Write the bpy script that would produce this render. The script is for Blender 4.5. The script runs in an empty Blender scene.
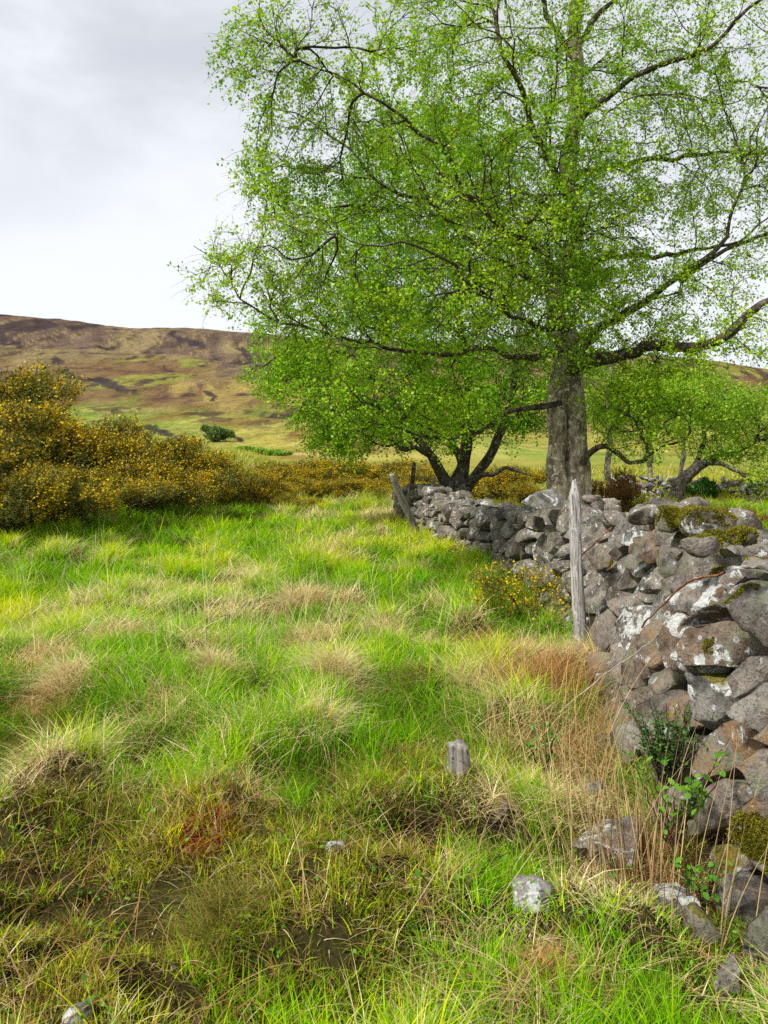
import bpy, bmesh, math
import numpy as np
from mathutils import Vector

np.seterr(over="ignore")
PI = math.pi
SC = bpy.context.scene
COL = SC.collection
RNG = np.random.default_rng(7)
F, U0, VH, EYE = 800.0, 384.0, 470.0, 1.6      # focal length in pixels, principal column, horizon row, eye height

# ------------------------------------------------------------------ helpers
def P(u, v, d):
    """photo pixel + chosen distance -> world point"""
    return np.array([(u - U0) / F * d, d, EYE - (v - VH) / F * d])

def S(t):
    t = np.clip(t, 0, 1)
    return t * t * (3 - 2 * t)

def _h(ix, iy, iz, seed):
    n = (np.asarray(ix).astype(np.int64) * 374761393 + iy.astype(np.int64) * 668265263 + iz.astype(np.int64) * 2147483647 + seed * 974634777)
    n = (n ^ (n >> 13)) * 1274126177
    n = n ^ (n >> 16)
    return (n & 0xffffff).astype(np.float64) / 0xffffff * 2 - 1

def vnoise(x, y, z=None, seed=0):
    x = np.asarray(x, float); y = np.asarray(y, float)
    z = np.zeros_like(x) if z is None else np.asarray(z, float)
    ix, iy, iz = np.floor(x), np.floor(y), np.floor(z)
    fx, fy, fz = x - ix, y - iy, z - iz
    fx, fy, fz = [f * f * f * (f * (f * 6 - 15) + 10) for f in (fx, fy, fz)]
    r = 0
    for a in (0, 1):
        for b in (0, 1):
            for c in (0, 1):
                w = (fx if a else 1 - fx) * (fy if b else 1 - fy) * (fz if c else 1 - fz)
                r = r + w * _h(ix + a, iy + b, iz + c, seed)
    return r

def fbm(x, y, z=None, oct=4, seed=0):
    r, a, t = 0, 1.0, 0
    x = np.asarray(x, float); y = np.asarray(y, float)
    for k in range(oct):
        r = r + a * vnoise(x * 2 ** k, y * 2 ** k, None if z is None else np.asarray(z) * 2 ** k, seed + k * 17)
        t += a; a *= .5
    return r / t

def lerp(a, b, t):
    t = np.asarray(t)[..., None] if np.ndim(t) else t
    return np.asarray(a) * (1 - t) + np.asarray(b) * t

def mesh_np(name, verts, faces, mat, parent=None, cols=None, smooth=False, crease=None):
    """faces: list of integer arrays (n,k) - one ONE mesh object"""
    me = bpy.data.meshes.new(name)
    verts = np.ascontiguousarray(verts, dtype=np.float32)
    faces = [np.asarray(f, dtype=np.int32) for f in faces if len(f)]
    me.vertices.add(len(verts)); me.vertices.foreach_set('co', verts.ravel())
    lo = np.concatenate([f.ravel() for f in faces])
    tot = np.concatenate([np.full(len(f), f.shape[1], np.int32) for f in faces])
    st = np.concatenate([[0], np.cumsum(tot)[:-1]]).astype(np.int32)
    me.loops.add(len(lo)); me.loops.foreach_set('vertex_index', lo)
    me.polygons.add(len(tot)); me.polygons.foreach_set('loop_start', st)
    if smooth:
        me.polygons.foreach_set('use_smooth', np.ones(len(tot), bool))
    me.update(calc_edges=True)
    if crease: me.set_sharp_from_angle(angle=math.radians(crease))
    if cols is not None:
        c = np.ones((len(verts), 4), np.float32); c[:, :3] = cols
        at = me.attributes.new('Col', 'FLOAT_COLOR', 'POINT')
        at.data.foreach_set('color', c.ravel())
    me.materials.append(mat)
    o = bpy.data.objects.new(name, me)
    COL.objects.link(o)
    if parent is not None: o.parent = parent
    return o

def tag(o, label=None, cat=None, group=None, kind=None):
    if label: o['label'] = label
    if cat: o['category'] = cat
    if group: o['group'] = group
    if kind: o['kind'] = kind
    return o

def empty(name, loc, label, cat, group=None):
    o = bpy.data.objects.new(name, None)
    o.empty_display_size = .2
    o.location = [float(c) for c in loc]
    COL.objects.link(o)
    return tag(o, label, cat, group)

def copy_tree(o, parent=None):
    c = o.copy(); COL.objects.link(c)
    if parent is not None: c.parent = parent
    for ch in list(o.children): copy_tree(ch, c)
    return c

# ------------------------------------------------------------------ materials
def new_mat(name):
    m = bpy.data.materials.new(name); m.use_nodes = True
    nt = m.node_tree; nt.nodes.clear()
    out = nt.nodes.new('ShaderNodeOutputMaterial')
    return m, nt, out

class N:
    def __init__(s, nt): s.nt = nt
    def n(s, t, ins=None, **kw):
        nd = s.nt.nodes.new(t)
        for k, v in kw.items(): setattr(nd, k, v)
        for k, v in (ins or {}).items():
            if isinstance(v, bpy.types.NodeSocket): s.nt.links.new(v, nd.inputs[k])
            else: nd.inputs[k].default_value = v
        return nd
    def noise(s, vec, scale, detail=4, rough=.55, dist=0):
        return s.n('ShaderNodeTexNoise', {'Vector': vec, 'Scale': scale, 'Detail': detail, 'Roughness': rough, 'Distortion': dist}).outputs[0]
    def ramp(s, fac, a, b):
        return s.n('ShaderNodeMapRange', {0: fac, 1: a, 2: b}, interpolation_type='SMOOTHSTEP').outputs[0]
    def mix(s, fac, a, b, mode='MIX'):
        nd = s.nt.nodes.new('ShaderNodeMix'); nd.data_type = 'RGBA'; nd.blend_type = mode
        for i, v in ((0, fac), (6, a), (7, b)):
            if isinstance(v, bpy.types.NodeSocket): s.nt.links.new(v, nd.inputs[i])
            else: nd.inputs[i].default_value = v if i == 0 else ((*v, 1) if len(v) == 3 else v)
        return nd.outputs[2]
    def math(s, op, a, b=0.0):
        return s.n('ShaderNodeMath', {0: a, 1: b}, operation=op).outputs[0]

def leaf_material(name, trans=.35, gloss=.04, rough=.5):
    m, nt, out = new_mat(name); g = N(nt)
    col = g.n('ShaderNodeAttribute', attribute_name='Col').outputs['Color']
    d = g.n('ShaderNodeBsdfDiffuse', {'Color': col}).outputs[0]
    t = g.n('ShaderNodeBsdfTranslucent', {'Color': col}).outputs[0]
    mx = g.n('ShaderNodeMixShader', {0: trans, 1: d, 2: t}).outputs[0]
    if gloss:
        gl = g.n('ShaderNodeBsdfGlossy', {'Color': (1, 1, 1, 1), 'Roughness': rough}).outputs[0]
        mx = g.n('ShaderNodeMixShader', {0: gloss, 1: mx, 2: gl}).outputs[0]
    nt.links.new(mx, out.inputs[0])
    return m

def stone_material(name):
    """obj.color: R = warm (0 grey .. 1 brown/purple), G = white lichen amount, B = moss amount, A = ochre"""
    m, nt, out = new_mat(name); g = N(nt)
    oi = g.n('ShaderNodeObjectInfo')
    pos = g.n('ShaderNodeNewGeometry').outputs['Position']
    nor = g.n('ShaderNodeNewGeometry').outputs['Normal']
    off = g.n('ShaderNodeVectorMath', {0: pos, 1: g.n('ShaderNodeVectorMath', {0: oi.outputs['Random'], 1: (37., 53., 91.)}, operation='MULTIPLY').outputs[0]}, operation='ADD').outputs[0]
    sep = g.n('ShaderNodeSeparateColor', {0: oi.outputs['Color']})
    R, G, B = sep.outputs
    A = oi.outputs['Alpha']
    n1 = g.noise(off, 4.5, 6, .62)
    n2 = g.noise(off, 15., 7, .68, .4)
    n3 = g.noise(off, 65., 5, .7)
    grey = g.mix(g.ramp(n1, .35, .68), (.055, .055, .052), (.34, .33, .295))
    brown = g.mix(g.ramp(n1, .35, .68), (.055, .034, .024), (.29, .195, .13))
    base = g.mix(R, grey, brown)
    base = g.mix(g.math('MULTIPLY', g.ramp(n2, .48, .7), .55), base, (.40, .375, .335))
    base = g.mix(g.math('MULTIPLY', g.ramp(g.noise(off, 9., 5, .6), .53, .70), .7), base, (.06, .05, .045))
    # grain
    base = g.mix(g.math('MULTIPLY', g.ramp(n3, .50, .66), .75), base, (.03, .027, .025))
    base = g.mix(g.math('MULTIPLY', g.ramp(g.noise(off, 110., 3, .6), .58, .72), .35), base, (.5, .48, .44))
    # ochre stains
    oc = g.math('MULTIPLY', g.math('MULTIPLY', g.ramp(g.noise(off, 6.5, 6, .7, .8), .42, .74), A), .75)
    base = g.mix(oc, base, (.36, .19, .055))
    # greenish thin lichen
    gl = g.math('MULTIPLY', g.ramp(g.noise(off, 5.2, 6, .65), .50, .64), .6)
    base = g.mix(gl, base, (.21, .225, .135))
    # crusty white lichen with a sharp irregular edge
    lf = g.math('ADD', g.noise(off, 7.0, 5, .62, .6), g.math('MULTIPLY', g.noise(off, 34., 5, .7), .2))
    thr = g.math('SUBTRACT', .80, g.math('MULTIPLY', G, .25))
    lic = g.n('ShaderNodeMapRange', {0: lf, 1: thr, 2: g.math('ADD', thr, .03)}).outputs[0]
    lcol = g.mix(g.ramp(g.noise(off, 40., 4, .7), .38, .66), (.44, .46, .44), (.74, .73, .70))
    base = g.mix(g.math('MULTIPLY', lic, .92), base, lcol)
    # small round pale-grey lichens
    v = g.n('ShaderNodeTexVoronoi', {'Vector': off, 'Scale': 11., 'Randomness': 1.}).outputs['Distance']
    vl = g.math('MULTIPLY', g.math('LESS_THAN', g.math('ADD', v, g.math('MULTIPLY', n2, .25)), .30), g.ramp(n1, .45, .55))
    base = g.mix(g.math('MULTIPLY', vl, .75), base, (.50, .52, .50))
    # moss on upward faces
    nz = g.n('ShaderNodeSeparateXYZ', {0: nor}).outputs[2]
    mf = g.math('ADD', g.math('MULTIPLY', nz, .42), g.noise(off, 5., 6, .68))
    mt = g.math('SUBTRACT', 1.12, g.math('MULTIPLY', B, .42))
    mo = g.n('ShaderNodeMapRange', {0: mf, 1: mt, 2: g.math('ADD', mt, .1)}).outputs[0]
    mcol = g.mix(g.ramp(n3, .35, .65), (.07, .065, .012), (.27, .23, .03))
    base = g.mix(mo, base, mcol)
    hgt = g.math('ADD', g.math('MULTIPLY', n2, .6), g.math('MULTIPLY', n3, .35))
    hgt = g.math('ADD', hgt, g.math('MULTIPLY', lic, .08))
    bump = g.n('ShaderNodeBump', {'Height': hgt, 'Strength': 1., 'Distance': .05}).outputs[0]
    b = g.n('ShaderNodeBsdfPrincipled', {'Base Color': base, 'Roughness': .88, 'Normal': bump, 'Specular IOR Level': .25})
    nt.links.new(b.outputs[0], out.inputs[0])
    return m

def bark_material(name, dark, mid, pale, moss=.3, scale=1.0):
    m, nt, out = new_mat(name); g = N(nt)
    pos = g.n('ShaderNodeNewGeometry').outputs['Position']
    st = g.n('ShaderNodeVectorMath', {0: pos, 1: (1, 1, .45)}, operation='MULTIPLY').outputs[0]
    n1 = g.noise(st, 9 * scale, 6, .65, .4)
    n2 = g.noise(st, 30 * scale, 5, .7)
    base = g.mix(g.ramp(n1, .38, .62), dark, mid)
    base = g.mix(g.math('MULTIPLY', g.ramp(g.noise(pos, 13 * scale, 6, .7, .3), .52, .62), .85), base, pale)
    base = g.mix(g.math('MULTIPLY', g.ramp(n2, .57, .72), .6), base, (.022, .017, .013))
    base = g.mix(g.math('MULTIPLY', g.ramp(g.noise(pos, 4 * scale, 5, .65), .5, .68), moss), base, (.15, .13, .022))
    hgt = g.math('ADD', n1, g.math('MULTIPLY', n2, .5))
    bump = g.n('ShaderNodeBump', {'Height': hgt, 'Strength': .9, 'Distance': .04}).outputs[0]
    b = g.n('ShaderNodeBsdfPrincipled', {'Base Color': base, 'Roughness': .92, 'Normal': bump, 'Specular IOR Level': .2})
    nt.links.new(b.outputs[0], out.inputs[0])
    return m

def wood_material(name, dark, pale, lichen=.5):
    m, nt, out = new_mat(name); g = N(nt)
    pos = g.n('ShaderNodeTexCoord').outputs['Object']
    st = g.n('ShaderNodeVectorMath', {0: pos, 1: (1, 1, .07)}, operation='MULTIPLY').outputs[0]
    n1 = g.noise(st, 60, 6, .65, .6)
    n2 = g.noise(pos, 14, 6, .7)
    base = g.mix(g.ramp(n1, .33, .6), dark, pale)
    base = g.mix(g.math('MULTIPLY', g.ramp(n2, .55, .66), lichen), base, (.60, .59, .56))
    base = g.mix(g.math('MULTIPLY', g.ramp(g.noise(pos, 7, 5, .6), .55, .7), .5), base, (.13, .085, .055))
    bump = g.n('ShaderNodeBump', {'Height': n1, 'Strength': .9, 'Distance': .02}).outputs[0]
    b = g.n('ShaderNodeBsdfPrincipled', {'Base Color': base, 'Roughness': .9, 'Normal': bump, 'Specular IOR Level': .2})
    nt.links.new(b.outputs[0], out.inputs[0])
    return m

def plain_material(name, a, b_, scale=30, rough=.85):
    m, nt, out = new_mat(name); g = N(nt)
    pos = g.n('ShaderNodeNewGeometry').outputs['Position']
    n1 = g.noise(pos, scale, 5, .65)
    b = g.n('ShaderNodeBsdfPrincipled', {'Base Color': g.mix(g.ramp(n1, .35, .65), a, b_), 'Roughness': rough, 'Specular IOR Level': .2})
    nt.links.new(b.outputs[0], out.inputs[0])
    return m

def terrain_material(name, scales, strength, bumpd, ysq=1.):
    m, nt, out = new_mat(name); g = N(nt)
    col = g.n('ShaderNodeAttribute', attribute_name='Col').outputs['Color']
    pos = g.n('ShaderNodeNewGeometry').outputs['Position']
    pos = g.n('ShaderNodeVectorMath', {0: pos, 1: (1, ysq, 1)}, operation='MULTIPLY').outputs[0]
    n1 = g.noise(pos, scales[0], 7, .7)
    n2 = g.noise(pos, scales[1], 6, .7)
    k = g.math('ADD', g.math('MULTIPLY', n1, .5), g.math('MULTIPLY', n2, .5))
    f = g.n('ShaderNodeMapRange', {0: k, 1: .3, 2: .7, 3: 1 - strength, 4: 1 + strength}).outputs[0]
    c = g.n('ShaderNodeVectorMath', {0: col, 3: f}, operation='SCALE').outputs[0]
    bump = g.n('ShaderNodeBump', {'Height': k, 'Strength': .8, 'Distance': bumpd}).outputs[0]
    b = g.n('ShaderNodeBsdfDiffuse', {'Color': c, 'Normal': bump})
    nt.links.new(b.outputs[0], out.inputs[0])
    return m

M_GRASS = leaf_material('grass_blades', .42, .0)
M_STRAW = leaf_material('straw_blades', .38, .0)
M_LEAF = leaf_material('birch_leaves', .45, .012, .4)
M_NEEDLE = leaf_material('gorse_shoots', .2, .02, .5)
M_FLOWER = leaf_material('gorse_flowers', .25, .0)
M_STONE = stone_material('lichen_stone')
M_BARK = bark_material('birch_bark', (.15, .115, .08), (.44, .36, .25), (.74, .69, .56), .45)
M_LIMB = bark_material('limb_bark', (.035, .026, .02), (.105, .08, .058), (.22, .20, .15), .45)
M_TWIG = plain_material('twig_bark', (.030, .019, .015), (.075, .048, .036), 25)
M_DARKBARK = bark_material('rough_dark_bark', (.03, .025, .02), (.10, .083, .065), (.25, .23, .19), .35)
M_POST = wood_material('weathered_post_wood', (.13, .115, .105), (.52, .49, .46), .9)
M_POST2 = wood_material('grey_old_wood', (.12, .105, .09), (.36, .33, .29), .25)
M_RUST = plain_material('rusted_iron', (.17, .05, .022), (.33, .13, .06), 60, .8)
M_GREYSTICK = plain_material('grey_dead_stalk', (.28, .25, .21), (.45, .41, .35), 40)
M_MOSS = leaf_material('moss_tufts', .15, .0)
M_CORE = plain_material('gap_shade_rubble', (.02, .018, .015), (.07, .06, .05), 14)  # darker than the stones, so wall gaps look shaded
M_GROUND = terrain_material('turf_soil', (3.0, 22.), .6, .05)
M_HILL = terrain_material('heather_hillside', (.12, .8), .8, 2.5, .3)

# ------------------------------------------------------------------ terrain
KY = np.array([0, 6, 10, 14, 18, 25, 40, 60, 100, 150, 220, 350, 500, 700, 900, 1300, 3200.])
KZ = np.array([0, 0, .05, .15, .3, .6, 1.2, 2.2, 4.6, 10, 20.5, 43, 76, 127, 118, 90, 60.])
def pchip(x, xk, yk):
    h = np.diff(xk); d = np.diff(yk) / h
    m = np.zeros(len(xk)); m[0] = 0; m[-1] = 0
    for i in range(1, len(xk) - 1):
        if d[i - 1] * d[i] > 0:
            w1, w2 = 2 * h[i] + h[i - 1], h[i] + 2 * h[i - 1]
            m[i] = (w1 + w2) / (w1 / d[i - 1] + w2 / d[i])
    x = np.clip(x, xk[0], xk[-1])
    i = np.clip(np.searchsorted(xk, x) - 1, 0, len(h) - 1)
    t = (x - xk[i]) / h[i]
    return ((1 + 2 * t) * (1 - t) ** 2 * yk[i] + t * (1 - t) ** 2 * h[i] * m[i] + t * t * (3 - 2 * t) * yk[i + 1] + t * t * (t - 1) * h[i] * m[i + 1])

RU = np.array([-400, -100, 0, 60, 130, 190, 260, 400, 550, 640, 700, 768, 900, 1200.])
RV = np.array([318, 313, 317, 322, 331, 332, 338, 345, 350, 357, 364, 373, 386, 400.])

# peat hollows (u, v, radius m, depth m), mapped on flat ground
HOLES = [(272, 722, .20, .20), (137, 756, .22, .22), (130, 955, .19, .28), (70, 940, .12, .2), (95, 872, .13, .18), (238, 895, .22, .18), (398, 708, .16, .16),
         (185, 668, .22, .16), (405, 905, .12, .14), (45, 960, .14, .16), (250, 950, .12, .14), (330, 735, .12, .12), (150, 700, .14, .12), (480, 700, .14, .12), (210, 800, .1, .1), (35, 830, .14, .12), (310, 905, .13, .14), (360, 980, .14, .12), (260, 1000, .12, .12), (15, 985, .12, .12), (430, 860, .12, .12), (290, 770, .1, .1), (445, 930, .1, .1), (20, 905, .2, .15), (170, 985, .22, .2), (392, 785, .13, .12),
         (75, 735, .2, .12), (420, 830, .16, .12), (262, 690, .2, .12), (330, 800, .18, .1), (505, 790, .15, .12)]
HX = np.array([[(u - U0) / F * (EYE * F / (v - VH)), EYE * F / (v - VH), r, dp] for u, v, r, dp in HOLES])

def holes(x, y):
    r = np.zeros_like(x); k = np.zeros_like(x)
    n = .35 * fbm(x * 5, y * 5, oct=2, seed=91)
    for hx, hy, rr, dp in HX:
        rr = rr * (.72 if hy > 3.2 else .62)
        q = np.sqrt(((x - hx) / rr) ** 2 + ((y - hy) / (rr * .85)) ** 2) + n
        w = 1 - S((q - .45) / .75)
        r = np.maximum(r, w * dp * 1.3); k = np.maximum(k, w)
    return r, k

def ground(x, y, fine=True):
    x = np.asarray(x, float); y = np.asarray(y, float)
    z = pchip(y, KY, KZ)
    z = z + 1.35 * S((-x - 3) / 6) * S((y - 9) / 9) * (1 - S((y - 32) / 40))
    u = U0 + F * x / np.maximum(y, 60)
    z = z - (np.interp(u, RU, RV) - 326) / F * y * S((y - 120) / 560) * (y > 60)
    far = S((y - 90) / 250)
    rid = 1 - np.abs(fbm(x / 95. + .25 * y / 95., y / 150., oct=4, seed=5)) * 2
    z = z + far * (1 - .75 * S((y - 520) / 150)) * (6.5 * fbm(x / 130., y / 110., oct=4, seed=3) - 3. * S((rid - .68) / .32))
    z = z + far * .9 * fbm(x / 14., y / 14., oct=3, seed=8)
    near = 1 - S((y - 40) / 40)
    z = z + near * .10 * fbm(x / 1.7, y / 1.7, oct=2, seed=11) * S((np.hypot(x, y)) / 2)
    if fine:
        hum = vnoise(x / .42, y / .42, seed=23)
        z = z + near * (.15 * np.maximum(hum, -.5) + .06 * vnoise(x / .8, y / .8, seed=24) + .02 * fbm(x / .12, y / .12, oct=2, seed=29))
        hd, hk_ = holes(x, y)
        z = z - hd + hk_ * (.03 * fbm(x / .05, y / .05, oct=2, seed=33) + .03 * vnoise(x / .13, y / .13, seed=34))
    return z

def ground_hit(u, v):
    """where the sight line through a photo pixel meets the terrain"""
    ds = np.geomspace(1.5, 900, 2600)
    xs = (u - U0) / F * ds
    zs = EYE - (v - VH) / F * ds
    b = ground(xs, ds, False) >= zs
    i = int(np.argmax(b)) if b.any() else len(ds) - 1
    return np.array([xs[i], ds[i], zs[i]])

def blotch(x, y, pts, default=0.):
    """sum of soft spots given as (x, y, rx, ry, weight)"""
    r = np.full_like(x, default)
    n = .45 * fbm(x * 2.3, y * 2.3, oct=3, seed=47)
    for px, py, rx, ry, w in pts:
        q = np.hypot((x - px) / rx, (y - py) / ry) + n
        r = np.maximum(r, w * (1 - S((q - .5) / .7)))
    return r

def spot(u, v, rpx, w=1., asp=1.6):
    p = ground_hit(u, v); r = rpx / F * p[1]
    return (p[0], p[1], r, r * asp, w)

CLEAR = []
for cu, cv, cr in [(603, 850, .30), (535, 905, .20), (674, 915, .22), (745, 915, .24), (722, 990, .16), (335, 854, .13), (592, 800, .14), (72, 1020, .12), (457, 792, .15), (583, 672, .34), (572, 660, .2), (500, 818, .10), (700, 932, .14)]:
    _p = ground_hit(cu, cv); CLEAR.append((_p[0] * .96, _p[1] * .96 - .02, cr))
def clear_of(x, y):
    k = np.zeros_like(x)
    for cx_, cy_, r_ in CLEAR: k = np.maximum(k, 1 - S((np.hypot(x - cx_, (y - cy_) * .8) / r_ - .75) / .5))
    return k
STRAW = [spot(*a) for a in [(460, 950, 50, .8), (600, 980, 45, .8), (690, 1000, 40, .7), (520, 1010, 45, .8), (640, 940, 40, .9), (440, 870, 40, .6), (560, 660, 50), (560, 760, 60), (500, 700, 50, .9), (335, 690, 34), (303, 603, 30), (322, 735, 26), (385, 640, 30), (215, 680, 30), (60, 690, 34), (110, 645, 30), (30, 640, 26),
         (545, 690, 60), (520, 740, 50), (510, 650, 45), (265, 615, 30), (585, 800, 50), (600, 900, 60), (540, 965, 45), (480, 820, 40), (430, 610, 30),
         (360, 540, 40, .8), (385, 520, 40, 1.), (320, 520, 40, .8), (140, 640, 25), (620, 720, 40), (350, 610, 25), (90, 560, 35, .6), (200, 600, 28), (250, 570, 30, .6),
         (640, 860, 50), (455, 690, 35, .7), (160, 720, 30, .7), (40, 800, 40, .7), (255, 800, 40, .6), (440, 980, 40, .6), (230, 620, 40), (170, 590, 40, .8), (320, 640, 40, .9), (70, 620, 40, .8), (400, 575, 34, .9), (470, 640, 40, .9), (280, 540, 40, .7), (130, 545, 36, .7), (20, 560, 30, .7), (290, 660, 30), (230, 590, 45), (200, 650, 35), (345, 660, 45), (40, 670, 40), (420, 650, 35), (150, 610, 36, .8), (330, 560, 36, .8), (90, 600, 30)]]
RUST = [spot(*a) for a in [(470, 960, 36, .6), (600, 990, 30, .5), (520, 1010, 30, .6), (590, 740, 50, .6), (530, 680, 60, .7), (310, 600, 26, .35), (60, 685, 30, .4), (215, 675, 28, .35), (100, 850, 40, .7), (280, 940, 40, .7), (70, 990, 40, .7), (230, 985, 40, .8), (375, 850, 40, .8), (420, 930, 30, .7), (300, 780, 30, .6), (555, 700, 40), (210, 852, 34), (500, 800, 25, .7), (390, 770, 45, .9), (545, 985, 40, .9), (120, 820, 40, .5), (330, 985, 35, .6), (760, 520, 30), (640, 790, 40, .9),
         (20, 720, 30, .6), (175, 850, 40, .5), (300, 870, 40, .6), (440, 760, 30, .6)]]
REDMOSS = [spot(205, 852, 30)]
SHORT = [spot(*a) for a in [(90, 940, 190), (220, 860, 130), (60, 840, 110), (330, 900, 90), (370, 820, 90, .8), (430, 770, 60, .7)]]
LUSH = [spot(*a) for a in [(640, 1000, 110, .6), (520, 890, 45, .5), (480, 1000, 50, .4), (380, 660, 45), (290, 570, 40), (410, 600, 50), (255, 540, 60), (130, 540, 60), (60, 600, 60, .8)]]

# --- the sheet: polar grid, dense in front
az = np.concatenate([np.linspace(-180, -42, 28)[:-1], np.linspace(-42, -31, 30)[:-1], np.linspace(-31, 31, 520)[:-1], np.linspace(31, 42, 30)[:-1], np.linspace(42, 180, 28)[:-1]])
az = np.radians(az)
rr = np.concatenate([np.geomspace(.25, 2, 40)[:-1], np.geomspace(2, 20, 320)[:-1], np.geomspace(20, 75, 60)[:-1], np.geomspace(75, 800, 230)[:-1], np.geomspace(800, 3400, 40)])
A, R = np.meshgrid(az, rr)
GX, GY = R * np.sin(A), R * np.cos(A)
GZ = ground(GX, GY)
nr, na = A.shape
def turf_colour(x, y):
    c = lerp((.026, .021, .011), (.06, .06, .014), S(fbm(x / .5, y / .5, oct=3, seed=61) * 1.2 + .5))
    mid = S((y - 9) / 18)
    lush = lerp((.15, .17, .025), (.30, .25, .055), S(fbm(x / 4., y / 4., oct=4, seed=62) * 1.6 + .5))
    c = lerp(c, lush, mid * .8)
    c = lerp(c, (.040, .034, .012), blotch(x, y, SHORT) * .6)
    c = lerp(c, (.16, .025, .012), blotch(x, y, REDMOSS) * .8)
    c = lerp(c, (.016, .011, .007), holes(x, y)[1])
    return c
CREASE = [(6, 341, 20, 345, 5), (58, 358, 45, 369, 5), (62, 373, 100, 384, 5), (98, 382, 130, 392, 7), (60, 372, 70, 368, 4), (150, 428, 186, 438, 6), (175, 335, 205, 344, 6), (205, 390, 210, 398, 4), (228, 432, 240, 440, 4), (25, 385, 45, 390, 4), (235, 350, 252, 362, 5), (160, 365, 175, 372, 3), (700, 372, 730, 380, 5), (640, 372, 668, 376, 4)]
def hill_colour(x, y, z):
    v = VH - (z - EYE) / np.maximum(y, 1) * F
    wx = x + 14 * fbm(x / 60., y / 160., oct=2, seed=68); wy = y + 40 * fbm(x / 50., y / 150., oct=2, seed=69)
    n1 = fbm(wx / 45. + wy / 260., wy / 190., oct=5, seed=71)
    n2 = fbm(wx / 17. - wy / 160., wy / 75., oct=5, seed=73)
    n3 = fbm(wx / 6., wy / 28., oct=4, seed=79)
    low = lerp((.30, .265, .06), (.17, .215, .04), S(n1 * 1.8 + .5))
    low = lerp(low, (.18, .105, .04), S((n2 - .10) / .25) * .8)
    low = lerp(low, (.36, .31, .09), S((n3 - .12) / .2) * .5)
    mid = lerp((.25, .19, .06), (.145, .095, .045), S(n1 * 2.6 + .4))
    mid = lerp(mid, (.20, .215, .045), S((n2 - .02) / .28) * .75)
    mid = lerp(mid, (.10, .055, .04), S((n3 - .05) / .2) * .6)
    top = lerp((.12, .082, .062), (.205, .16, .08), S(n1 * 2.4 + .45))
    top = lerp(top, (.085, .058, .05), S((n2 + .02) / .25) * .8)
    top = lerp(top, (.23, .175, .075), S((n3 - .05) / .22) * .65)
    t = v + 34 * n1 + 14 * n2
    c = lerp(top, mid, S((t - 352) / 30))
    c = lerp(c, low, S((t - 400) / 26))
    rid = 1 - np.abs(fbm(x / 95. + .25 * y / 95., y / 150., oct=4, seed=5)) * 2
    crag = S((rid - .78) / .08) * S((n2 + .1) / .2) * (1 - S((v - 425) / 15))
    c = lerp(c, (.042, .034, .034), crag * .85)
    spots = S((n3 + n2 * .6 - .30) / .1) * (1 - S((v - 415) / 25))
    c = lerp(c, (.055, .036, .034), spots * .75)
    # rocky creases running down the slope
    u = U0 + F * x / np.maximum(y, 60) + 9 * fbm(x / 9., y / 40., oct=3, seed=83); vw = v + 5 * fbm(x / 11., y / 50., oct=3, seed=84)
    for u1, v1, u2, v2, wd in CREASE:
        tt = np.clip(((u - u1) * (u2 - u1) + (vw - v1) * (v2 - v1)) / ((u2 - u1) ** 2 + (v2 - v1) ** 2), 0, 1)
        q_ = np.hypot(u - u1 - tt * (u2 - u1), (vw - v1 - tt * (v2 - v1)) * 1.5) / wd + .7 * n3
        c = lerp(c, (.040, .032, .036), (1 - S((q_ - .45) / .45)) * .9 * (y > 80))
    return c
GC = turf_colour(GX, GY)
HC = hill_colour(GX, GY, GZ)
GC = lerp(GC, HC, S((R - 45) / 28))
V = np.stack([GX, GY, GZ], -1).reshape(-1, 3)
CC = GC.reshape(-1, 3)
idx = np.arange(nr * na).reshape(nr, na)
q = np.stack([idx[:-1], np.roll(idx[:-1], -1, 1), np.roll(idx[1:], -1, 1), idx[1:]], -1)
ir = int(np.argmin(np.abs(rr - 75)))
n0 = (ir + 1) * na
cap = np.stack([np.full(na, n0), np.roll(idx[0], -1), idx[0]], -1)
o = mesh_np('ground', np.vstack([V[:n0], [[0, 0, float(ground(np.zeros(1), np.zeros(1))[0])]]]), [q[:ir].reshape(-1, 4)[:, ::-1], cap[:, ::-1]], M_GROUND, cols=np.vstack([CC[:n0], CC[:1]]), smooth=True)
tag(o, 'tussocky boggy pasture ground with dark peat hollows', 'ground', kind='structure')
o = mesh_np('hillside', V[ir * na:], [(q[ir:] - ir * na).reshape(-1, 4)[:, ::-1]], M_HILL, cols=CC[ir * na:], smooth=True)
tag(o, 'brown heather and grass hillside rising to a long ridge', 'hill', kind='structure')

# ------------------------------------------------------------------ wall path
WP = np.array([(2.15, 1.2), (1.60, 2.4), (1.40, 3.3), (1.41, 4.4), (1.66, 5.8), (1.84, 6.9), (1.93, 8.2), (1.92, 9.6), (1.68, 11.4), (1.36, 13.), (.95, 15.), (.66, 16.6), (.45, 18.2), (.3, 19.5)])
_wp = []
for i in range(len(WP) - 1):                                  # Catmull-Rom through the foot of the visible face
    p0, p1, p2, p3 = WP[max(i - 1, 0)], WP[i], WP[i + 1], WP[min(i + 2, len(WP) - 1)]
    for t in np.linspace(0, 1, 24, endpoint=False):
        _wp.append(.5 * ((2 * p1) + (p2 - p0) * t + (2 * p0 - 5 * p1 + 4 * p2 - p3) * t * t + (3 * p1 - p0 - 3 * p2 + p3) * t ** 3))
_wp = np.array(_wp + [WP[-1]])
WS = np.concatenate([[0], np.cumsum(np.hypot(*np.diff(_wp, axis=0).T))])
SLEN = WS[-1]
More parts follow.
